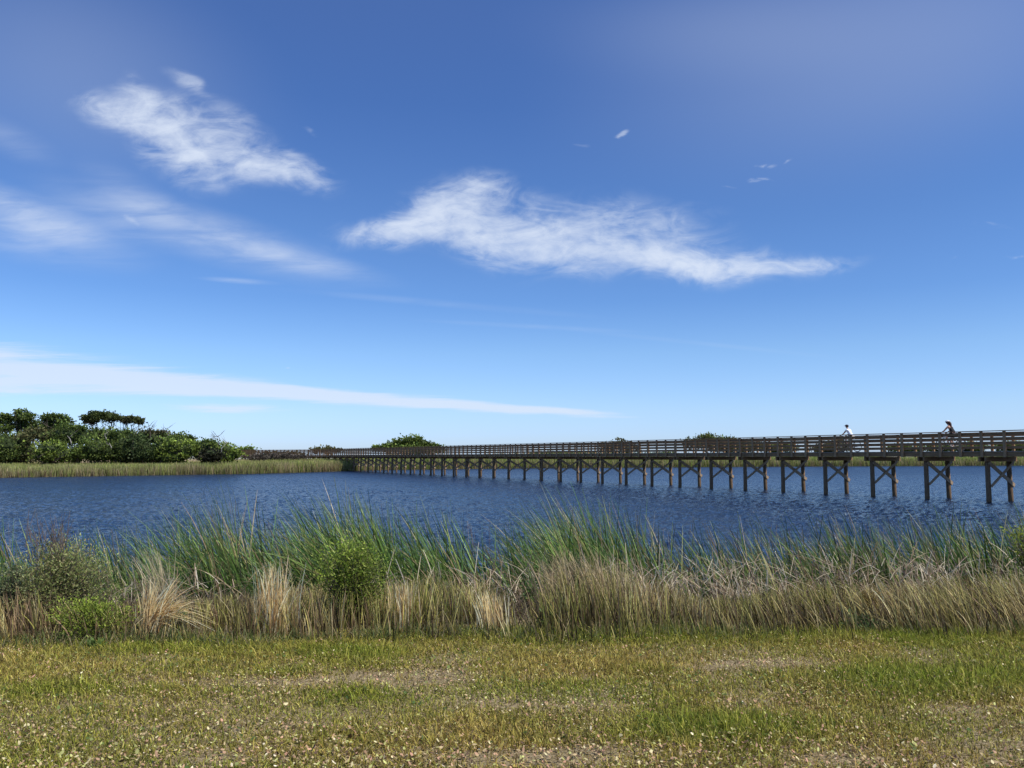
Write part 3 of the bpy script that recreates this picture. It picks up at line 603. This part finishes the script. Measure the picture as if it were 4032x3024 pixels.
def tree(name, Y, base, lobes, cols, lab, cat='tree', dens=9, size=.30, core=True, trunks=None, group='trees and bushes behind the left reed bank', flat=0, tw=.16, bark=None):
    b0 = at(*base, Y); gz = float(ground_z(b0.x, Y)); root = empty(name, (b0.x, Y, gz-.05)); tag(root, lab, cat, group)
    ls = []
    for lb in lobes:
        cx, cy, rx, ry = lb[:4]; p_ = at(cx, cy, Y); ls.append(((p_.x-b0.x, R.uniform(-.6, .6), p_.z-gz), rx/F*Y, (lb[4] if len(lb) > 4 else .8)*rx/F*Y, ry/F*Y))
    mb = MB(); tr = trunks or [(lb[0], lb[1]) for lb in lobes for _ in (0, 1)]
    for i, (tx, ty) in enumerate(tr):
        p_ = at(tx, ty, Y); e_ = Vector((p_.x-b0.x+R.normal(0,.2), R.normal(0,.7), p_.z-gz))
        s_ = Vector((R.normal(0,.12)+e_.x*.12, R.normal(0,.12), 0)); mids = [s_+(e_-s_)*q+Vector(R.normal(0, .22, 3))*(q*(1-q)*4) for q in (.3, .6)]
        mids[0].x = mids[0].x*.75; r_ = tw*R.uniform(.7, 1.2)
        mb.tube([s_, *mids, e_], [r_, r_*.75, r_*.5, r_*.22], 6, False)
        for k in range(4):
            st = mids[1]+(e_-mids[1])*R.uniform(0, .7); en = st+Vector((R.normal(0, 1.0), R.normal(0, .7), R.uniform(.4, 1.5)))
            mb.tube([st, (st+en)/2+Vector(R.normal(0,.12,3)), en], [r_*.4, r_*.25, r_*.1], 5, False)
    mb.build('trunk', bark or M_bark, root, smooth=True)
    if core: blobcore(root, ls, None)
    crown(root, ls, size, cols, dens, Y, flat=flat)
    return root
def Z(*lobes): return [(*zp(l_[0], l_[1]-.0*l_[3]), l_[2]*.452*1.08, l_[3]*.452*1.12, *(l_[4:])) for l_ in lobes]
BZ = 530
# back row, umbrella shaped wind-cut trees
tree('wind_cut_oak', 128, zp(20,400), Z((0,140,45,30),(25,190,60,35),(60,240,40,22),(0,250,50,30)), G_DK, 'dark windswept tree cut by the left picture edge', dens=13, core=False, tw=.14)
tree('wind_cut_oak', 129, zp(230,400), Z((170,100,55,22),(115,140,50,25),(205,145,60,30),(270,150,50,25),(140,210,55,28),(225,215,60,30),(320,215,60,30),(300,260,55,25),(255,290,45,22)), G_DK, 'tallest dark spreading tree on the left with sky gaps in its crown', dens=15, core=False, tw=.14)
tree('wind_cut_oak', 127, zp(455,400), Z((455,140,55,25),(400,160,40,20),(530,150,60,24),(590,175,42,22),(500,190,65,25),(440,235,50,25),(545,225,40,20)), G_DK, 'dark flat topped tree standing between the tallest tree and the umbrella trees', dens=15, core=False, tw=.14)
tree('umbrella_oak', 130, zp(930,400), Z((870,125,95,24),(800,150,60,20),(960,140,70,22),(880,160,110,18),(765,185,35,10),(1010,150,35,16)), [(.10,.13,.035),(.13,.155,.045),(.075,.10,.03)], 'widest umbrella shaped tree with a fan of bare trunks', dens=20, core=False, flat=1, tw=.13,
     trunks=[zp(*q) for q in ((790,165),(830,170),(860,165),(900,165),(930,165),(960,160),(985,165),(1005,160),(770,185))])
tree('umbrella_oak', 131, zp(1050,400), Z((1062,162,36,13),(1095,172,26,10)), [(.11,.12,.045),(.09,.11,.035)], 'smallest umbrella shaped tree, between the wider umbrella trees', dens=22, core=False, flat=1, tw=.11, trunks=[zp(*q) for q in ((1040,165),(1065,160),(1095,165),(1110,170))])
tree('umbrella_oak', 130, zp(1190,420), Z((1150,150,42,12),(1198,163,42,13),(1225,182,18,12)), [(.11,.12,.045),(.09,.11,.035)], 'rightmost umbrella shaped tree with thin crooked trunks', dens=22, core=False, flat=1, tw=.11, trunks=[zp(*q) for q in ((1120,150),(1150,145),(1180,155),(1210,160),(1230,170))])
# front rows of rounded trees and bushes
for i, (Y_, lobes, cols, lab) in enumerate([
    (117, Z((40,400,110,100),(0,460,90,80)), G_DK, 'dark dense bush at the left picture edge below the windswept tree'),
    (119, Z((190,420,100,110),(230,350,70,60)), G_BR, 'dull olive bush below the tallest tree'),
    (116, Z((450,415,115,80),(400,470,110,60),(520,470,90,60)), G_LT, 'brightest yellow green rounded tree on the left bank'),
    (121, Z((640,290,120,85),(560,310,80,90),(720,305,90,85)), G_DK, 'dark bushy tree with a dead white branch, left of the widest umbrella tree'),
    (117, Z((640,470,60,50),(690,450,50,40)), G_MD, 'low green bush between the two light green trees'),
    (118, Z((830,400,110,80),(770,450,80,60),(900,440,100,70)), G_MD, 'mid green rounded tree under the widest umbrella tree'),
    (122, Z((1000,320,110,75),(930,330,80,60),(1080,300,60,50)), G_DK, 'dark tree below the smallest umbrella tree'),
    (119, Z((1080,400,100,100),(1040,460,90,60)), G_DK, 'dark green bushy tree in the middle of the wood'),
    (118, Z((1230,410,120,95),(1180,340,70,60),(1290,460,70,60)), [(.07,.11,.035),(.10,.14,.045)], 'darkest bluish green tree near the middle of the wood'),
    (123, Z((1260,300,90,50),(1390,290,70,32),(1330,320,70,50)), G_BR, 'brownish low canopy with twigs right of the umbrella trees'),
    (118, Z((1420,400,100,85),(1380,460,70,60)), G_MD, 'mid green tree right of the darkest tree'),
    (122, Z((1540,330,100,50),(1610,340,60,40)), G_DK, 'dark flat canopy behind the light green tree on the right slope'),
    (117, Z((1540,410,120,85),(1620,430,80,80),(1500,470,80,50)), G_LT, 'light green spreading tree on the right slope of the wood'),
    (119, Z((1790,390,100,60),(1740,420,70,60),(1850,390,70,50)), G_MD, 'green tree with dead twigs near the right end of the wood'),
    (116, Z((1860,460,85,45)), [(.03,.035,.018),(.05,.05,.025)], 'small nearly black bush near the right end of the wood'),
    (118, Z((1980,440,85,60),(2040,465,50,45)), G_LT, 'rightmost yellow green bush at the end of the wood beside the walkway')]):
    bx = sum(l_[0] for l_ in lobes)/len(lobes)
    tree('rounded_tree', Y_, (bx, 1815), lobes+[(lobes[0][0], 1800, lobes[0][2]*1.0, 14, .6)], cols, lab, dens=9, size=.30)
for Y_, lobes, cols, lab in [(126, Z((130,330,60,50),(60,330,60,50)), G_DK, 'dark low tree filling the gap beneath the tallest tree on the left'), (125, Z((330,290,70,50),(400,300,80,50),(480,290,70,45)), G_BR, 'olive canopy below the dark flat topped tree'), (124, Z((820,290,90,45),(900,280,70,40)), G_DK, 'dark canopy at the foot of the widest umbrella tree')]:
    tree('rounded_tree', Y_, (sum(l_[0] for l_ in lobes)/len(lobes), 1815), lobes+[(lobes[0][0], 1780, lobes[0][2], 20, .6)], cols, lab, dens=9, size=.30)
# dead snags
def snag(px_, py0, py1, Y, br, lab, r=.075):
    p0 = at(px_[0], py0, Y); p1 = at(px_[1], py1, Y); mb = MB(); d = p1-p0
    pts = [Vector((0,0,-.2 if r < .073 else -1.5)), Vector((0,0,0)), d*.5+Vector((R.normal(0,.15),0,0)), d]
    mb.tube(pts, [r*1.3, r, r*.7, r*.25], 6)
    for k in range(br):
        s_ = d*R.uniform(.3, .85); e_ = s_+Vector((R.choice([-1,1])*R.uniform(.4,1.1), R.normal(0,.3), R.uniform(.2,.9)))
        mb.tube([s_, (s_+e_)/2+Vector((0,0,-.1)), e_], [r*.5, r*.35, r*.15], 5)
        mb.tube([(s_+e_)/2, e_+Vector((R.normal(0,.3),0,R.uniform(.1,.5)))], [r*.3, r*.1], 4)
    o = mb.build('dead_snag', M_dead if 'white' in lab or 'pale' in lab else M_bark, None, smooth=True); o.location = p0
    return tag(o, lab, 'dead tree', 'dead snags in the wood')
snag((1310*.452,1290*.452), 1705, 1665, 121, 5, 'tall thin dead snag just right of the umbrella trees')
snag((1465*.452,1430*.452), 1712, 1680, 120, 3, 'dead forked snag leaning left halfway down the wooded slope')
snag((1900*.452,1897*.452), 1745, 1714, 117, 6, 'dead snag with crossing branches on the right end of the wood')
snag((1930*.452,1995*.452), 1765, 1738, 115.5, 3, 'pale dead branch leaning right at the end of the wood')
snag((620*.452,585*.452), 1742, 1715, 114.5, 1, 'white dead branch lying against the dark tree left of the umbrella trees', .07)
snag((925*.452,915*.452), 1725, 1705, 115.5, 2, 'short white dead branch below the widest umbrella tree', .06)
snag((970*.452,950*.452), 1760, 1742, 114.5, 1, 'small pale dead branch against the mid green tree', .06)
# bushes beyond the walkway
DG = 'dune bushes beyond the walkway'
for Y_, lobes, cols, lab in [
    (215, [(1615,1738,45,20),(1570,1752,50,18),(1665,1748,40,18),(1705,1762,40,16),(1630,1768,110,20),(1525,1764,28,12),(1485,1766,20,8),(1640,1732,25,12)], G_MD, 'large green dome shaped bush rising above the walkway railing left of centre'),
    (236, [(2795,1735,62,24),(2850,1745,60,22),(2740,1745,50,20),(2900,1758,120,22)], G_BR+G_DK, 'wide dark bush showing above the railing right of centre'),
    (236, [(2440,1748,28,20),(2400,1760,45,18),(2470,1765,40,18)], G_BR, 'small dark bush whose twigs just top the railing near the centre'),
    (236, [(3060,1765,70,20)], G_DK, 'low dark scrub bush seen through the railing right of the wide dark bush'),
    (225, [(3290,1755,50,26),(3250,1768,60,20)], G_BR, 'brown green scrub bush seen through the railing behind the cyclist in white'),
    (232, [(3560,1768,70,14)], G_MD, 'low scrub bush seen through the railing between the two cyclists'),
    (228, [(3800,1762,80,18),(3700,1768,60,14)], G_MD, 'green scrub seen through the railing behind the cyclist in black'),
    (230, [(3980,1758,70,20)], G_MD, 'green scrub seen through the railing at the right picture edge'),
    (212, [(1290,1772,60,10)], G_BR, 'tiny bush peeping over the walkway where it bends'),
    (186, [(975,1788,50,7),(1060,1790,50,6),(1160,1790,60,6)], G_BR, 'added low dark scrub backing the railing of the far end of the walkway'),  # added scrub, put in to cover bright sunlit ground behind the railing
    (190, [(965,1774,45,10)], G_MD, 'low green bush above the far end of the walkway beside the wood')]:
    bx = sum(l_[0] for l_ in lobes)/len(lobes); tree('dune_bush', Y_, (bx, 1790), lobes, cols, lab, 'bush', dens=5, size=.5, group=DG, tw=.2)
for Y_, lobes, lab in [(139, [(1110,1797,60,12),(1180,1800,40,9)], 'grey brown leafless brush in front of the walkway bend'), (136, [(1020,1801,50,9)], 'grey brown brush between the wood and the walkway bend'), (124, [(620,1812,70,9),(520,1814,50,8)], 'purplish grey brush at the foot of the wood')]:
    tree('grey_brush', Y_, (lobes[0][0], 1812), lobes, [(.13,.105,.085),(.17,.14,.11),(.09,.08,.055)], lab, 'bush', dens=16, size=.22, core=False, group='grey brush behind the reeds')

# ---------------------------------------------------------------- walkway
K = .564; X0 = 49.6; dn_ = math.hypot(K, 1); D = Vector((-K/dn_, 1/dn_, 0))
P0 = Vector((X0-K*43.3, 43.3, 0)); ROT = math.atan2(-D.y, -D.x)
SPC = 3.02*dn_; NB = 37
FZ = 2.39; DZ = FZ+.245                       # underside and top of the fascia boards
walk = empty('boardwalk', P0, ROT)
tag(walk, 'long weathered wooden boardwalk on cross braced piles crossing the lake', 'boardwalk')
# local x points back towards the near end, y across to the far side
def bent():
    mb = MB()
    for sx_ in (-1, 1): mb.box(sx_*.165-.045, sx_*.165+.045, -.46, 2.42, FZ-.25, FZ-.004)
    b_ = mb.build('bent_cap', M_wood, None, .008)
    for y_ in (0, 1.97):
        q = MB(); bat = -.03 if y_ == 0 else .03
        q.tube([(R.uniform(-.01,.01), y_+bat, -1.2), (0, y_+bat*.3, .6), (0, y_, FZ-.006)], [.135, .13, .122], 14)
        q.build('pile', M_pile, b_, smooth=True)
    q = MB(); q.bar((.150, -.10, FZ-.31), (.150, 2.14, .84), .21, .045); q.build('cross_brace', M_brace, b_, .005)
    q = MB(); q.bar((.196, -.06, .84), (.196, 2.12, FZ-.27), .15, .042); q.build('cross_brace', M_brace, b_, .005)
    return b_
b0 = bent(); b0.parent = walk; b0.location = (SPC, 0, 0)
for i in range(0, NB+1):
    c_ = copy_tree(b0, walk); c_.location = (-SPC*i+R.uniform(-.03,.03), 0, R.uniform(-.01,0)); c_.rotation_euler.z = R.uniform(-.012,.012)
L_END = -(156-43.3)/3.02*SPC; L_NEAR = SPC*2.6
# second stretch after the bend
E = P0+D*(-L_END); F2 = Vector((-60.5, 171.5, 0)); D2 = (F2-E).normalized(); L2 = (F2-E).length; R2 = math.atan2(-D2.y, -D2.x)
def loc2(x, y, z): return (x, y, z)
def stretch(par, x0, x1, tagname=''):
    ps = []
    m1 = MB()
    x = x0
    while x < x1:                                           # deck planks, each a little different
        m1.box(x, x+.138, -.42-R.uniform(.0,.03), 2.38+R.uniform(0,.03), DZ+.002, DZ+.040+R.uniform(0,.003)); x += .152
    m1.build('deck', M_plank, par)
    m1 = MB(); nxt = x0
    while nxt < x1:                                         # fascia and joists in bent-length boards
        e_ = min(nxt+SPC, x1)
        for y0_, y1_ in ((-.40,-.355), (2.315,2.36), (.5,.55), (1.42,1.47)): m1.box(nxt+.003, e_-.003, y0_, y1_, FZ, DZ)
        nxt = e_
    m1.build('joist', M_wood, par, .004)
    for side in (0, 1):
        m1 = MB(); sgn = -1 if side == 0 else 1; yo = -.40 if side == 0 else 2.36
        inner = yo-sgn*.002
        nxt = x0
        while nxt < x1:
            e_ = min(nxt+SPC, x1); jz = R.uniform(-.008, .008)
            for hz_ in (.20, .435, .665, .885):
                a_ = sorted((inner, inner-sgn*.038)); j = R.uniform(-.006, .006); m1.box(nxt+.004, e_-.004, a_[0], a_[1], DZ+.04+hz_-.065+j, DZ+.04+hz_+.065+j)
            a_ = sorted((inner-sgn*.05, yo+sgn*.16)); m1.box(nxt+.002, e_-.002, a_[0], a_[1], DZ+1.075, DZ+1.115+jz*.5)
            nxt = e_
        m1.build('railing', M_wood, par, .004)
stretch(walk, L_END, L_NEAR)
end_cap = empty('railing_bend', (L_END, 0, 0)); end_cap.parent = walk; end_cap.rotation_euler.z = R2-ROT
stretch(end_cap, -L2, -.15)
# posts: the hundred that show largest are parts, the rest one part
mb = MB(); mb.box(-.045, .045, -.07, .07, FZ-.03, DZ+1.072); post0 = mb.build('railing_post', M_woodp, walk, .006); first = True
rest = MB(); k = 0
xs = []; x = L_NEAR-.1
while x > L_END: xs.append(x); x -= SPC/3
off0 = xs[0] % (SPC/3)
xs = [q-off0+.06 for q in xs]
def post_local(side, x): return (x, -.472 if side == 0 else 2.432)
for side, lim in ((0, 62), (1, 38)):
    for j, x in enumerate(xs):
        px_, py_ = post_local(side, x)
        if j < lim:
            o = post0 if first else post0.copy()
            if not first: C.objects.link(o); o.parent = walk
            first = False; o.location = (px_, py_, 0); o.rotation_euler = (R.uniform(-.006,.006), R.uniform(-.008,.008), 0)
        else: rest.box(px_-.07, px_+.07, py_-.045, py_+.045, FZ-.03, DZ+1.072)
r_ = rest.build('railing_post', M_woodp, walk); r_['kind'] = 'stuff'
post0.data.transform(Matrix.Rotation(math.pi/2, 4, 'Z'))
rest = MB(); x = -.3
while x > -L2:
    for y_ in (-.472, 2.432): rest.box(x-.07, x+.07, y_-.045, y_+.045, FZ-.03, DZ+1.072)
    x -= SPC/3
rest.build('bend_post', M_woodp, end_cap)
for i in range(6):
    c_ = copy_tree(b0, walk); q = Vector((L_END, 0, 0))+Matrix.Rotation(R2-ROT, 3, 'Z') @ Vector((-1.5-SPC*i, 0, 0)); c_.location = q; c_.rotation_euler.z = R2-ROT

# ---------------------------------------------------------------- cyclists
def skinmesh(name, verts, edges, rads, mat, parent=None, sub=2, root=0):
    me = bpy.data.meshes.new(name); me.from_pydata(verts, edges, []); me.materials.append(mat)
    o = link(bpy.data.objects.new(name, me), parent)
    sk = o.modifiers.new('skin', 'SKIN'); sk.use_smooth_shade = True; sk.branch_smoothing = .3
    for i, r_ in enumerate(rads):
        me.skin_vertices[0].data[i].radius = r_ if hasattr(r_, '__len__') else (r_, r_)
    me.skin_vertices[0].data[root].use_root = True
    s_ = o.modifiers.new('sub', 'SUBSURF'); s_.levels = sub; s_.render_levels = sub
    return o
M_skin = solid('skin', (.42,.24,.17), (.48,.28,.20), 10, .5); M_skinw = solid('skin_tan', (.46,.26,.18), (.52,.30,.21), 10, .5)
M_white = solid('white_shirt', (.68,.75,.82), (.78,.83,.88), 6, .8); M_black = solid('black_cloth', (.012,.012,.014), (.025,.025,.028), 6, .8)
M_khaki = solid('grey_shorts', (.30,.29,.26), (.38,.36,.32), 6, .85); M_hair = solid('dark_hair', (.015,.010,.008), (.035,.022,.015), 30, .6); M_hairw = solid('brown_hair', (.05,.022,.014), (.10,.045,.028), 30, .55)
M_red = solid('red_cloth', (.50,.035,.025), (.62,.05,.03), 8, .7); M_navy = solid('navy_cloth', (.015,.018,.035), (.03,.035,.06), 8, .7); M_cap = solid('white_cloth', (.72,.72,.72), (.82,.82,.82), 8, .7)
M_rub = solid('rubber', (.012,.012,.012), (.03,.03,.03), 20, .8); M_met = solid('bare_metal', (.45,.45,.46), (.6,.6,.6), 20, .3, metal=.9); M_bike1 = solid('dark_paint', (.02,.022,.03), (.03,.033,.045), 20, .35); M_bike2 = solid('white_paint', (.7,.7,.72), (.8,.8,.8), 20, .35)
M_eye = solid('eye', (.02,.015,.01), (.03,.02,.015), 20, .3)
def chain(vs, es, rs, start, pts, rads):
    prev = start
    for p_, r_ in zip(pts, rads): vs.append(p_); rs.append(r_); es.append((prev, len(vs)-1)); prev = len(vs)-1
    return prev
def person(skin, woman=False):
    root = empty('person')
    vs, es, rs = [(-.02,0,1.0)], [], [(.15,.13)]
    waist = chain(vs, es, rs, 0, [(.05,0,1.12)], [(.125,.11)])
    chest = chain(vs, es, rs, waist, [(.13,0,1.25),(.20,0,1.38)], [(.14,.115),(.135,.105)])
    neck = chain(vs, es, rs, chest, [(.25,0,1.475),(.285,0,1.53)], [.06,.052])
    head = chain(vs, es, rs, neck, [(.305,0,1.575),(.315,0,1.64),(.31,0,1.70)], [(.066,.075),(.078,.095),(.055,.07)])
    chain(vs, es, rs, head-1, [(.405,0,1.625),(.425,0,1.608)], [.02,.012])           # nose
    for s_ in (-1, 1):
        sh = chain(vs, es, rs, chest, [(.21,s_*.16,1.40)], [.062])
        el = chain(vs, es, rs, sh, [(.33,s_*.235,1.24),(.375,s_*.25,1.18)], [.045,.040])
        wr = chain(vs, es, rs, el, [(.50,s_*.255,1.105),(.555,s_*.258,1.082)], [.032,.026])
        pm = chain(vs, es, rs, wr, [(.60,s_*.262,1.075)], [(.030,.020)])
        for k, (dy, ln) in enumerate(((-.030,.85),(-.010,1.0),(.011,.95),(.031,.75))):   # four fingers over the grip
            chain(vs, es, rs, pm, [(.632,s_*.262+dy,1.078),(.650,s_*.262+dy,1.060),(.642,s_*.262+dy,1.060-.022*ln)], [.010,.009,.008])
        chain(vs, es, rs, wr, [(.585,s_*(.262-.030),1.055),(.605,s_*(.262-.034),1.035)], [.011,.009])   # thumb from the side of the palm
        hp = chain(vs, es, rs, 0, [(.02,s_*.095,.955)], [.098])
        if s_ > 0: kn, an, to = (.36,.11,.80), (.235,.12,.43), (.36,.125,.385)
        else: kn, an, to = (.27,-.11,.60), (.10,-.12,.215), (.225,-.125,.15)
        k_ = chain(vs, es, rs, hp, [tuple((Vector(hp_)+Vector(kn))/2) for hp_ in [(.02,s_*.095,.955)]]+[kn], [.080,.056])
        m_ = tuple(Vector(kn)*.6+Vector(an)*.4+Vector((-.02,0,0)))
        a_ = chain(vs, es, rs, k_, [m_, an], [.055,.034])
        chain(vs, es, rs, a_, [to], [(.032,.022)])
    skinmesh('body', vs, es, rs, skin, root)
    for s_ in (-1, 1):
        q = MB(); q.ball((.385, s_*.032, 1.645), .010); q.build('eye', M_eye, root, smooth=True)
        q = MB(); q.ball((.30, s_*.082, 1.625), .02, (.8,.4,1.3)); q.build('ear', skin, root, smooth=True)
    q = MB(); q.ball((.392, 0, 1.585), .014, (.6,1.5,.4)); q.build('mouth', solid('lips', (.35,.12,.10), (.4,.15,.12), 9, .5), root, smooth=True)
    # upper garment
    g, ge, gr = [(-.03,0,1.02)], [], [(.158,.14)]
    c1_ = chain(g, ge, gr, 0, [(.05,0,1.13),(.13,0,1.26),(.20,0,1.385)], [(.142,.125),(.155,.13),(.145,.117)])
    if not woman:
        chain(g, ge, gr, c1_, [(.245,0,1.455)], [.072])
        for s_ in (-1, 1): chain(g, ge, gr, c1_, [(.21,s_*.165,1.405),(.275,s_*.205,1.315)], [.078,.066])
    else:
        for s_ in (-1, 1): chain(g, ge, gr, c1_, [(.205,s_*.085,1.43)], [.040])
    skinmesh('shirt' if not woman else 'tank_top', g, ge, gr, M_white if not woman else M_black, root)
    g, ge, gr = [(-.03,0,1.005)], [], [(.162,.14)]
    for s_ in (-1, 1):
        kn = Vector((.36,.11,.80)) if s_ > 0 else Vector((.27,-.11,.60)); hp = Vector((.02,s_*.095,.955))
        chain(g, ge, gr, 0, [tuple(hp), tuple(hp.lerp(kn,.45)), tuple(hp.lerp(kn,.8))], [.112,.097,.082])
    skinmesh('shorts', g, ge, gr, M_khaki if not woman else M_black, root)
    for s_ in (-1, 1):
        an, to = ((.235,.12,.40), (.375,.125,.372)) if s_ > 0 else ((.10,-.12,.185), (.24,-.125,.135))
        skinmesh('shoe', [tuple(Vector(an)+Vector((-.03,0,-.01))), an, to], [(0,1),(1,2)], [.035,.045,.034], M_cap if woman else M_rub, root)
    if not woman:
        q = MB(); q.ball((.298,0,1.665), .108, (.98,.86,.80), 3); q.build('hair', M_hair, root, smooth=True)
        q = MB(); q.ball((.315,0,1.695), .104, (1.02,.90,.62), 3); h_ = q.build('cap', M_navy, root, smooth=True)
        q = MB(); q.ball((.440,0,1.678), .085, (1.0,.85,.20), 3); q.ball((.375,0,1.705), .062, (.75,1.0,.8), 2); q.build('visor', M_red, h_, smooth=True)
    else:
        q = MB(); q.ball((.290,0,1.655), .112, (.98,.90,.95), 3); q.build('hair', M_hairw, root, smooth=True)
        skinmesh('ponytail', [(.21,0,1.66),(.165,0,1.60),(.14,.01,1.50),(.115,.015,1.40),(.10,.02,1.30)], [(0,1),(1,2),(2,3),(3,4)], [.06,.068,.062,.045,.018], M_hairw, root)
        q = MB(); q.ball((.315,0,1.705), .112, (1.05,.92,.62), 3); h_ = q.build('cap', M_cap, root, smooth=True)
        q = MB(); q.ball((.425,0,1.675), .07, (1.,.85,.14), 3); q.build('visor', M_rub, h_, smooth=True)
        q = MB(); q.bar((.39,-.07,1.645), (.39,.07,1.645), .03, .012); q.build('sunglasses', M_rub, root)
    return root
def bicycle(paint, basket=False):
    root = empty('bicycle')
    ra, fa, bb, st, hd = (-.40,0,.34), (.80,0,.34), (.12,0,.30), (-.02,0,.83), (.57,0,.86)
    m_ = MB()
    for a, b_, r_ in ((bb,st,.016),(bb,(.60,0,.74),.019),((-.005,0,.76),hd,.016),(hd,(.62,0,.66),.022)): m_.tube([a, b_], r_, 8)
    for s_ in (-.045, .045):
        m_.tube([(bb[0],s_*.6,bb[2]), (ra[0],s_*1.4,ra[2])], .010, 6); m_.tube([(-.01,s_*.4,.78), (ra[0],s_*1.4,ra[2])], .009, 6)
        m_.tube([(.62,s_*.9,.66), (.72,s_,.45), (fa[0],s_*1.2,fa[2])], .011, 6)
    m_.build('frame', paint, root, smooth=True)
    for a in (ra, fa):
        q = MB(); q.ring(a, .315, .022); w_ = q.build('wheel', M_rub, root, smooth=True); w_.name = 'wheel'
        q = MB(); q.ring(a, .292, .010); q.build('rim', M_met, w_, smooth=True)
        q = MB()
        for k in range(18):
            t_ = 2*math.pi*k/18; q.tube([(a[0], (-1)**k*.02, a[2]), (a[0]+.29*math.cos(t_), 0, a[2]+.29*math.sin(t_))], .0018, 4)
        q.tube([(a[0],-.05,a[2]), (a[0],.05,a[2])], .02, 8); q.build('spokes', M_met, w_)
    q = MB(); q.tube([hd, (.555,0,.99), (.585,0,1.03)], .014, 8); q.tube([(.56,-.32,1.03),(.62,-.24,1.05),(.60,-.06,1.03),(.60,.06,1.03),(.62,.24,1.05),(.56,.32,1.03)], .012, 8); hb_ = q.build('handlebar', M_met, root, smooth=True)
    for s_ in (-1, 1): q = MB(); q.tube([(.63,s_*.21,1.052),(.615,s_*.33,1.042)], .017, 8); q.build('grip', M_rub, hb_)
    q = MB(); q.ball((-.05,0,.885), .13, (1,.62,.30), 3); q.ball((.06,0,.885), .09, (1.,.35,.28), 3); q.build('saddle', M_rub, root, smooth=True)
    q = MB(); q.tube([(-.02,0,.80),(-.035,0,.87)], .013, 8); q.build('seat_post', M_met, root)
    q = MB()
    q.tube([(.12,-.07,.30),(.12,.07,.30)], .018, 8); q.tube([(.12,.075,.30),(.27,.078,.36)], .01, 6); q.tube([(.12,-.075,.30),(.13,-.078,.14)], .01, 6)
    q.ring((.12,-.05,.30), .09, .006); cr_ = q.build('crank', M_met, root, smooth=True)
    for p_ in ((.29,.13,.365),(.145,-.13,.125)): q = MB(); q.box(p_[0]-.045,p_[0]+.045,p_[1]-.05,p_[1]+.05,p_[2]-.018,p_[2]); q.build('pedal', M_rub, cr_)
    return root
RF = math.atan2(D.y, D.x)
def place(o, px_, w_):
    """centre of the rider at photograph column px_, w_ metres in from the near piles"""
    uu = (px_-2016)/F*1.0; base = P0+Vector((math.cos(ROT+math.pi/2), math.sin(ROT+math.pi/2), 0))*w_
    Y_ = (base.x+K*base.y)/(uu+K); o.location = (base.x+K*base.y-K*Y_, Y_, DZ+.042); o.rotation_euler.z = RF
man = person(M_skin); tag(man, 'person in a pale blue white T-shirt and red peaked cap, leaning forward while cycling left', 'person', 'people cycling on the boardwalk'); place(man, 3350, 1.0)
b1 = bicycle(M_bike1); tag(b1, 'dark bicycle ridden by the person in the pale T-shirt', 'bicycle', 'bicycles on the boardwalk'); place(b1, 3350, 1.0)
wom = person(M_skinw, True); tag(wom, 'person with long brown hair, white cap and black sleeveless top cycling left', 'person', 'people cycling on the boardwalk'); place(wom, 3752, 1.0)
b2 = bicycle(M_bike2); tag(b2, 'white framed bicycle ridden by the person in the black top', 'bicycle', 'bicycles on the boardwalk'); place(b2, 3752, 1.0)
